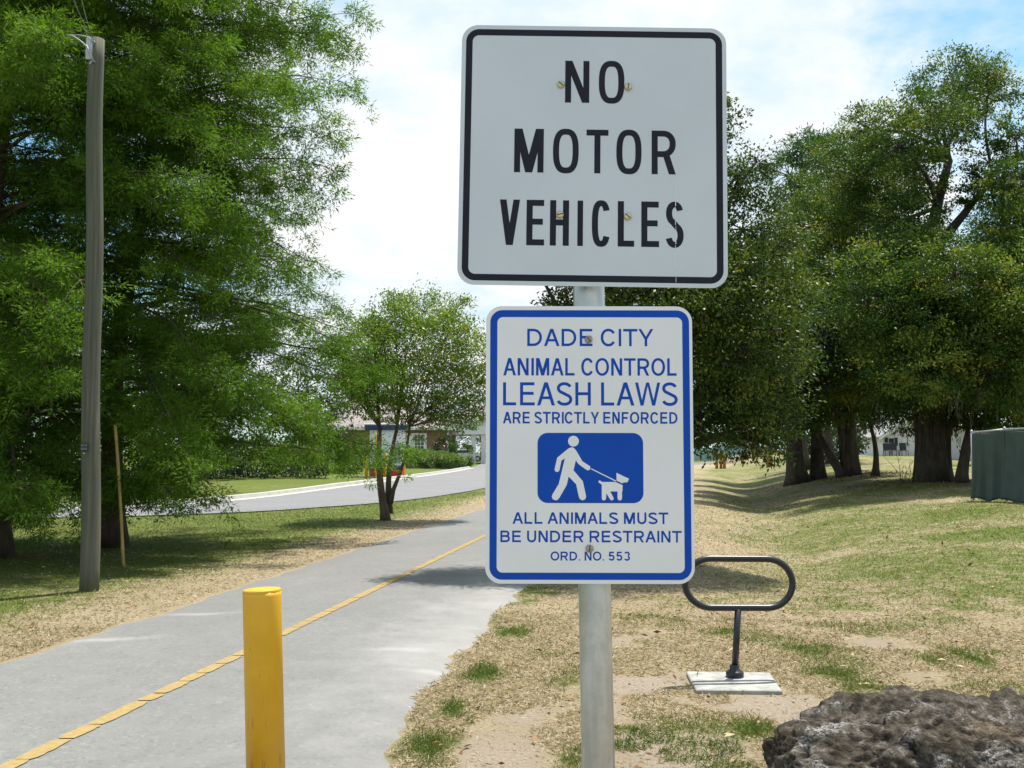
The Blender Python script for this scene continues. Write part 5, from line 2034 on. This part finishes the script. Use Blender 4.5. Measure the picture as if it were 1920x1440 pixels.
def make_screen_fence():
    p0 = G(1838, 938); p1 = G(1886, 941)
    p0 = Vector((p0.x, p0.y, 0)); p1 = Vector((p1.x, p1.y, 0))
    Y0 = p0.y
    k = Y0
    A = Vector((at(1824, 870, Y0).x, Y0)); B = Vector((at(1886, 870, Y0 - .9).x, Y0 - .9)); Cc = Vector((at(1990, 870, Y0 - 3.2).x, Y0 - 3.2)); Dd = Vector((at(2140, 870, Y0 - 6.0).x, Y0 - 6.0))
    hts = {0: at(1824, 812, Y0).z, 1: at(1880, 806, Y0 - .9).z, 2: at(1930, 805, Y0 - 2).z, 3: at(1930, 805, Y0 - 2).z}
    pts = [A, B, Cc, Dd]
    root = empty('screened_fence', (A.x, A.y, gz(A.x, A.y)), 'chain fence hung with dark green windscreen cloth at the right edge', 'fence')
    for s in range(3):
        a, b = pts[s], pts[s + 1]
        nrm = Vector((-(b - a).y, (b - a).x)).normalized()
        nu, nv = 40, 24
        vs = []
        for j in range(nv + 1):
            for i in range(nu + 1):
                u = i / nu; v = j / nv
                q = a.lerp(b, u)
                zt = hts[s] * (1 - u) + hts[s + 1] * u
                g = gz(q.x, q.y) + (0.02 + .05 * math.sin(u * 9 + s * 2) * (1 - v))
                off = .05 * math.sin(u * 13 + 2 * s + .8 * v) * (1 - .7 * v) + .03 * math.sin(u * 31 + s) * (1 - v) + (.10 * (1 - v) ** 3)
                off += .10 * (1 - v) ** 2 * math.exp(-((u - .96) / .08) ** 2)
                sag = -.04 * math.sin(math.pi * u) * v
                vs.append((q.x - nrm.x * -off * -1, q.y + nrm.y * -off, g + (zt - g) * v + sag))
        mb = MB()
        mb.add(vs, [(j * (nu + 1) + i, j * (nu + 1) + i + 1, (j + 1) * (nu + 1) + i + 1, (j + 1) * (nu + 1) + i) for j in range(nv) for i in range(nu)])
        o = mb.build('windscreen_cloth', M['screen'], root, smooth_sh=True)
        md = o.modifiers.new('thick', 'SOLIDIFY'); md.thickness = .006
        mb = MB()
        mb.tube([(a.x + nrm.x * .06, a.y + nrm.y * .06, hts[s] + .015), (b.x + nrm.x * .06, b.y + nrm.y * .06, hts[s + 1] + .015)], .024, 10)
        mb.build('top_rail', M['galv'], root, smooth_sh=True)
    for s in range(4):
        a = pts[s]
        mb = MB()
        g = gz(a.x, a.y)
        mb.tube([(a.x + .03, a.y + .08, g - .1), (a.x + .03, a.y + .08, hts[s] + .03)], .03, 10)
        mb.lathe((a.x + .03, a.y + .08, hts[s] + .03), [(.035, 0), (.035, .02), (.02, .045), (.0001, .05)], 10)
        mb.build('fence_post', M['galv'], root, smooth_sh=True)


make_screen_fence()


def make_far_right():
    PG = 'orange-yellow posts where the trail bends'
    for i, (px, py, pt, lb) in enumerate([(1344, 886, 848, 'orange-yellow post by the trail bend, nearest the sign edge'), (1352, 884, 850, 'orange-yellow post in the middle of the front three at the bend'),
                                          (1358.5, 886, 849, 'orange-yellow post, right one of the front three at the bend'), (1362, 867, 855, 'far orange-yellow post beyond the bend, left of its pair'),
                                          (1366.5, 867, 855, 'far orange-yellow post beyond the bend, right of its pair'), (1440, 873, 857, 'short orange-yellow post on the lawn under the oak, left of its pair'),
                                          (1446, 872, 857, 'short orange-yellow post on the lawn under the oak, right of its pair')]):
        Y = 82 if i < 3 else (118 if i < 5 else 74)
        q = at(px, py, Y)
        g = gz(q.x, Y)
        h = at(px, pt, Y).z - g
        mb = MB()
        mb.lathe((q.x, Y, g), [(.12, -.1), (.12, h - .05), (.09, h - .01), (.0001, h)], 12)
        tag(mb.build('trail_post', M['orange_post'], smooth_sh=True), lb, 'post', PG)
    Y = 126.0
    x0 = at(1303, 860, Y).x; x1 = at(1400, 860, Y).x
    g = gz(x0, Y)
    root = empty('blue_fence', ((x0 + x1) / 2, Y, g), 'faded blue board fence beyond the bend of the trail', 'fence')
    mb = MB()
    n = 30
    for i in range(n):
        x = x0 + (x1 - x0) * (i + .5) / n
        mb.box((x, Y, gz(x, Y) + .85), ((x1 - x0) / n * .93, .05, 1.6 + .04 * math.sin(i * 2.1)))
    mb.build('board_panel', M['cyan_fence'], root)
    for i in range(6):
        x = x0 + (x1 - x0) * i / 5
        mb = MB(); mb.box((x, Y + .12, gz(x, Y) + .9), (.12, .12, 1.9), bev=.01)
        mb.build('fence_post', M['cyan_fence'], root)


make_far_right()


# ------------------------------------------------------------------ grass, leaf litter
def make_grass():
    global rng
    rng = np.random.default_rng(99)

    def field(n, r0, r1, seed):
        r = np.exp(rng.uniform(math.log(r0), math.log(r1), n))
        a = rng.uniform(-.70, .70, n)
        X = r * np.sin(a); Y = r * np.cos(a)
        l, rr = path_edges(Y)
        # grass creeps a little over the asphalt edge
        creep = .02 + .10 * np.clip(fbm(X * 2.1, Y * 2.1, 55, 3) - .45, 0, 1)
        ok = (X < l + creep) | (X > rr - creep * 1.6)
        near = resample(NEAR_XY, 60); far = resample(KERB_XY, 60)
        ny = np.interp(X, near[:, 0], near[:, 1]); fy = np.interp(X, far[:, 0], far[:, 1])
        ok &= ~((X < near[-1, 0]) & (Y > ny - .05) & ((Y < fy + .3) | (X > far[-1, 0])))
        g, s = masks(X, Y)
        pat = fbm(X * 2.3, Y * 2.3, 61, 4)
        dens = np.clip(1.0 - 1.45 * sstep(s + .55 * (pat - .5), .30, .60), .03, 1)
        dens = np.maximum(dens, .75 * sstep(g, .5, .8))
        ok &= rng.random(n) < dens
        # keep off the pad and under the boulder
        pad = G(1378, 1283)
        ok &= ~((np.abs(X - pad.x) < .30) & (np.abs(Y - pad.y) < .30))
        ok &= ~((((X - ROCK_C[0]) / (ROCK_R[0] - .02)) ** 2 + ((Y - ROCK_C[1]) / (ROCK_R[1] - .02)) ** 2) < 1)
        X, Y, g, r, pat = X[ok], Y[ok], g[ok], r[ok], pat[ok]
        m = len(X)
        isg = rng.random(m) < np.clip((g + .6 * (pat - .5) - .27) * 1.9, .015, .96)
        sc = (np.maximum(r, 6) / 6) ** .38
        ln = np.where(isg, rng.uniform(.020, .048, m), rng.uniform(.018, .05, m)) * sc
        w = np.where(isg, rng.uniform(.0035, .0065, m), rng.uniform(.003, .0075, m)) * sc ** 1.25
        D = rng.normal(size=(m, 3))
        D[:, 2] = np.where(isg, rng.uniform(.3, 1.3, m), rng.uniform(.0, .42, m))
        tint = np.where(isg, np.clip(.52 + .36 * g, .52, .84) + rng.uniform(-.14, .16, m), np.where(rng.random(m) < .11, rng.uniform(.40, .46, m), rng.uniform(0, .40, m)))
        lush = sstep(g, .6, .9)
        tint = np.where(isg, np.clip(tint + .08 * lush, 0, 1), tint)
        Z = terrain(X, Y) + np.where(((X > l[ok]) & (X < rr[ok])), .018, 0.0)
        return np.stack([X, Y, Z], 1), D, ln, w, tint
    A = [field(420000, 4.0, 40, 1), field(330000, 4.0, 10, 2)]
    P = np.concatenate([a[0] for a in A]); D = np.concatenate([a[1] for a in A])
    ln = np.concatenate([a[2] for a in A]); w = np.concatenate([a[3] for a in A]); t = np.concatenate([a[4] for a in A])
    V, F = leaf_arrays(P, D, ln, w, up=.2, wide=.35)
    o = quad_mesh('grass', V, F, M['blade'], attrs={'tint': np.repeat(t, 4)})
    tag(o, 'short dry and green grass blades covering the lawn', 'grass', kind='stuff')
    # leaf litter
    n = 5200
    r = np.exp(rng.uniform(math.log(4.3), math.log(34), n)); a = rng.uniform(-.6, .65, n)
    X = r * np.sin(a); Y = r * np.cos(a)
    l, rr = path_edges(Y)
    ok = (X > rr + .1) | ((X < l - .2) & (Y < 21))
    ok &= rng.random(n) < np.where(X > rr, 1, .35)
    ok &= ~((((X - ROCK_C[0]) / ROCK_R[0]) ** 2 + ((Y - ROCK_C[1]) / ROCK_R[1]) ** 2) < 1)
    X, Y, r = X[ok], Y[ok], r[ok]
    m = len(X)
    D = rng.normal(size=(m, 3)); D[:, 2] *= .25
    ln = (.012 + .062 * rng.random(m) ** 2.6) * (np.maximum(r, 6) / 6) ** .4
    # more of it lies under the grove
    k = 1600
    cx = rng.choice([gb.x, hb.x, ib.x, kb.x], k); cyy = rng.choice([gb.y, hb.y], k)
    X2 = cx + rng.normal(size=k) * 1.7; Y2 = cyy + rng.normal(size=k) * 1.6
    X = np.concatenate([X, X2]); Y = np.concatenate([Y, Y2]); m += k
    D = np.concatenate([D, rng.normal(size=(k, 3)) * np.array([1, 1, .25])])
    ln = np.concatenate([ln, rng.uniform(.06, .16, k)])
    V, F = leaf_arrays(np.stack([X, Y, terrain(X, Y) + .022], 1), D, ln, ln * rng.uniform(.3, .5, m), up=1.4, fold=.25)
    o = quad_mesh('leaf_litter', V, F, M['litter'], attrs={'tint': np.repeat(rng.random(m), 4)})
    tag(o, 'scattered dead brown leaves on the lawn', 'leaves', kind='stuff')


make_grass()
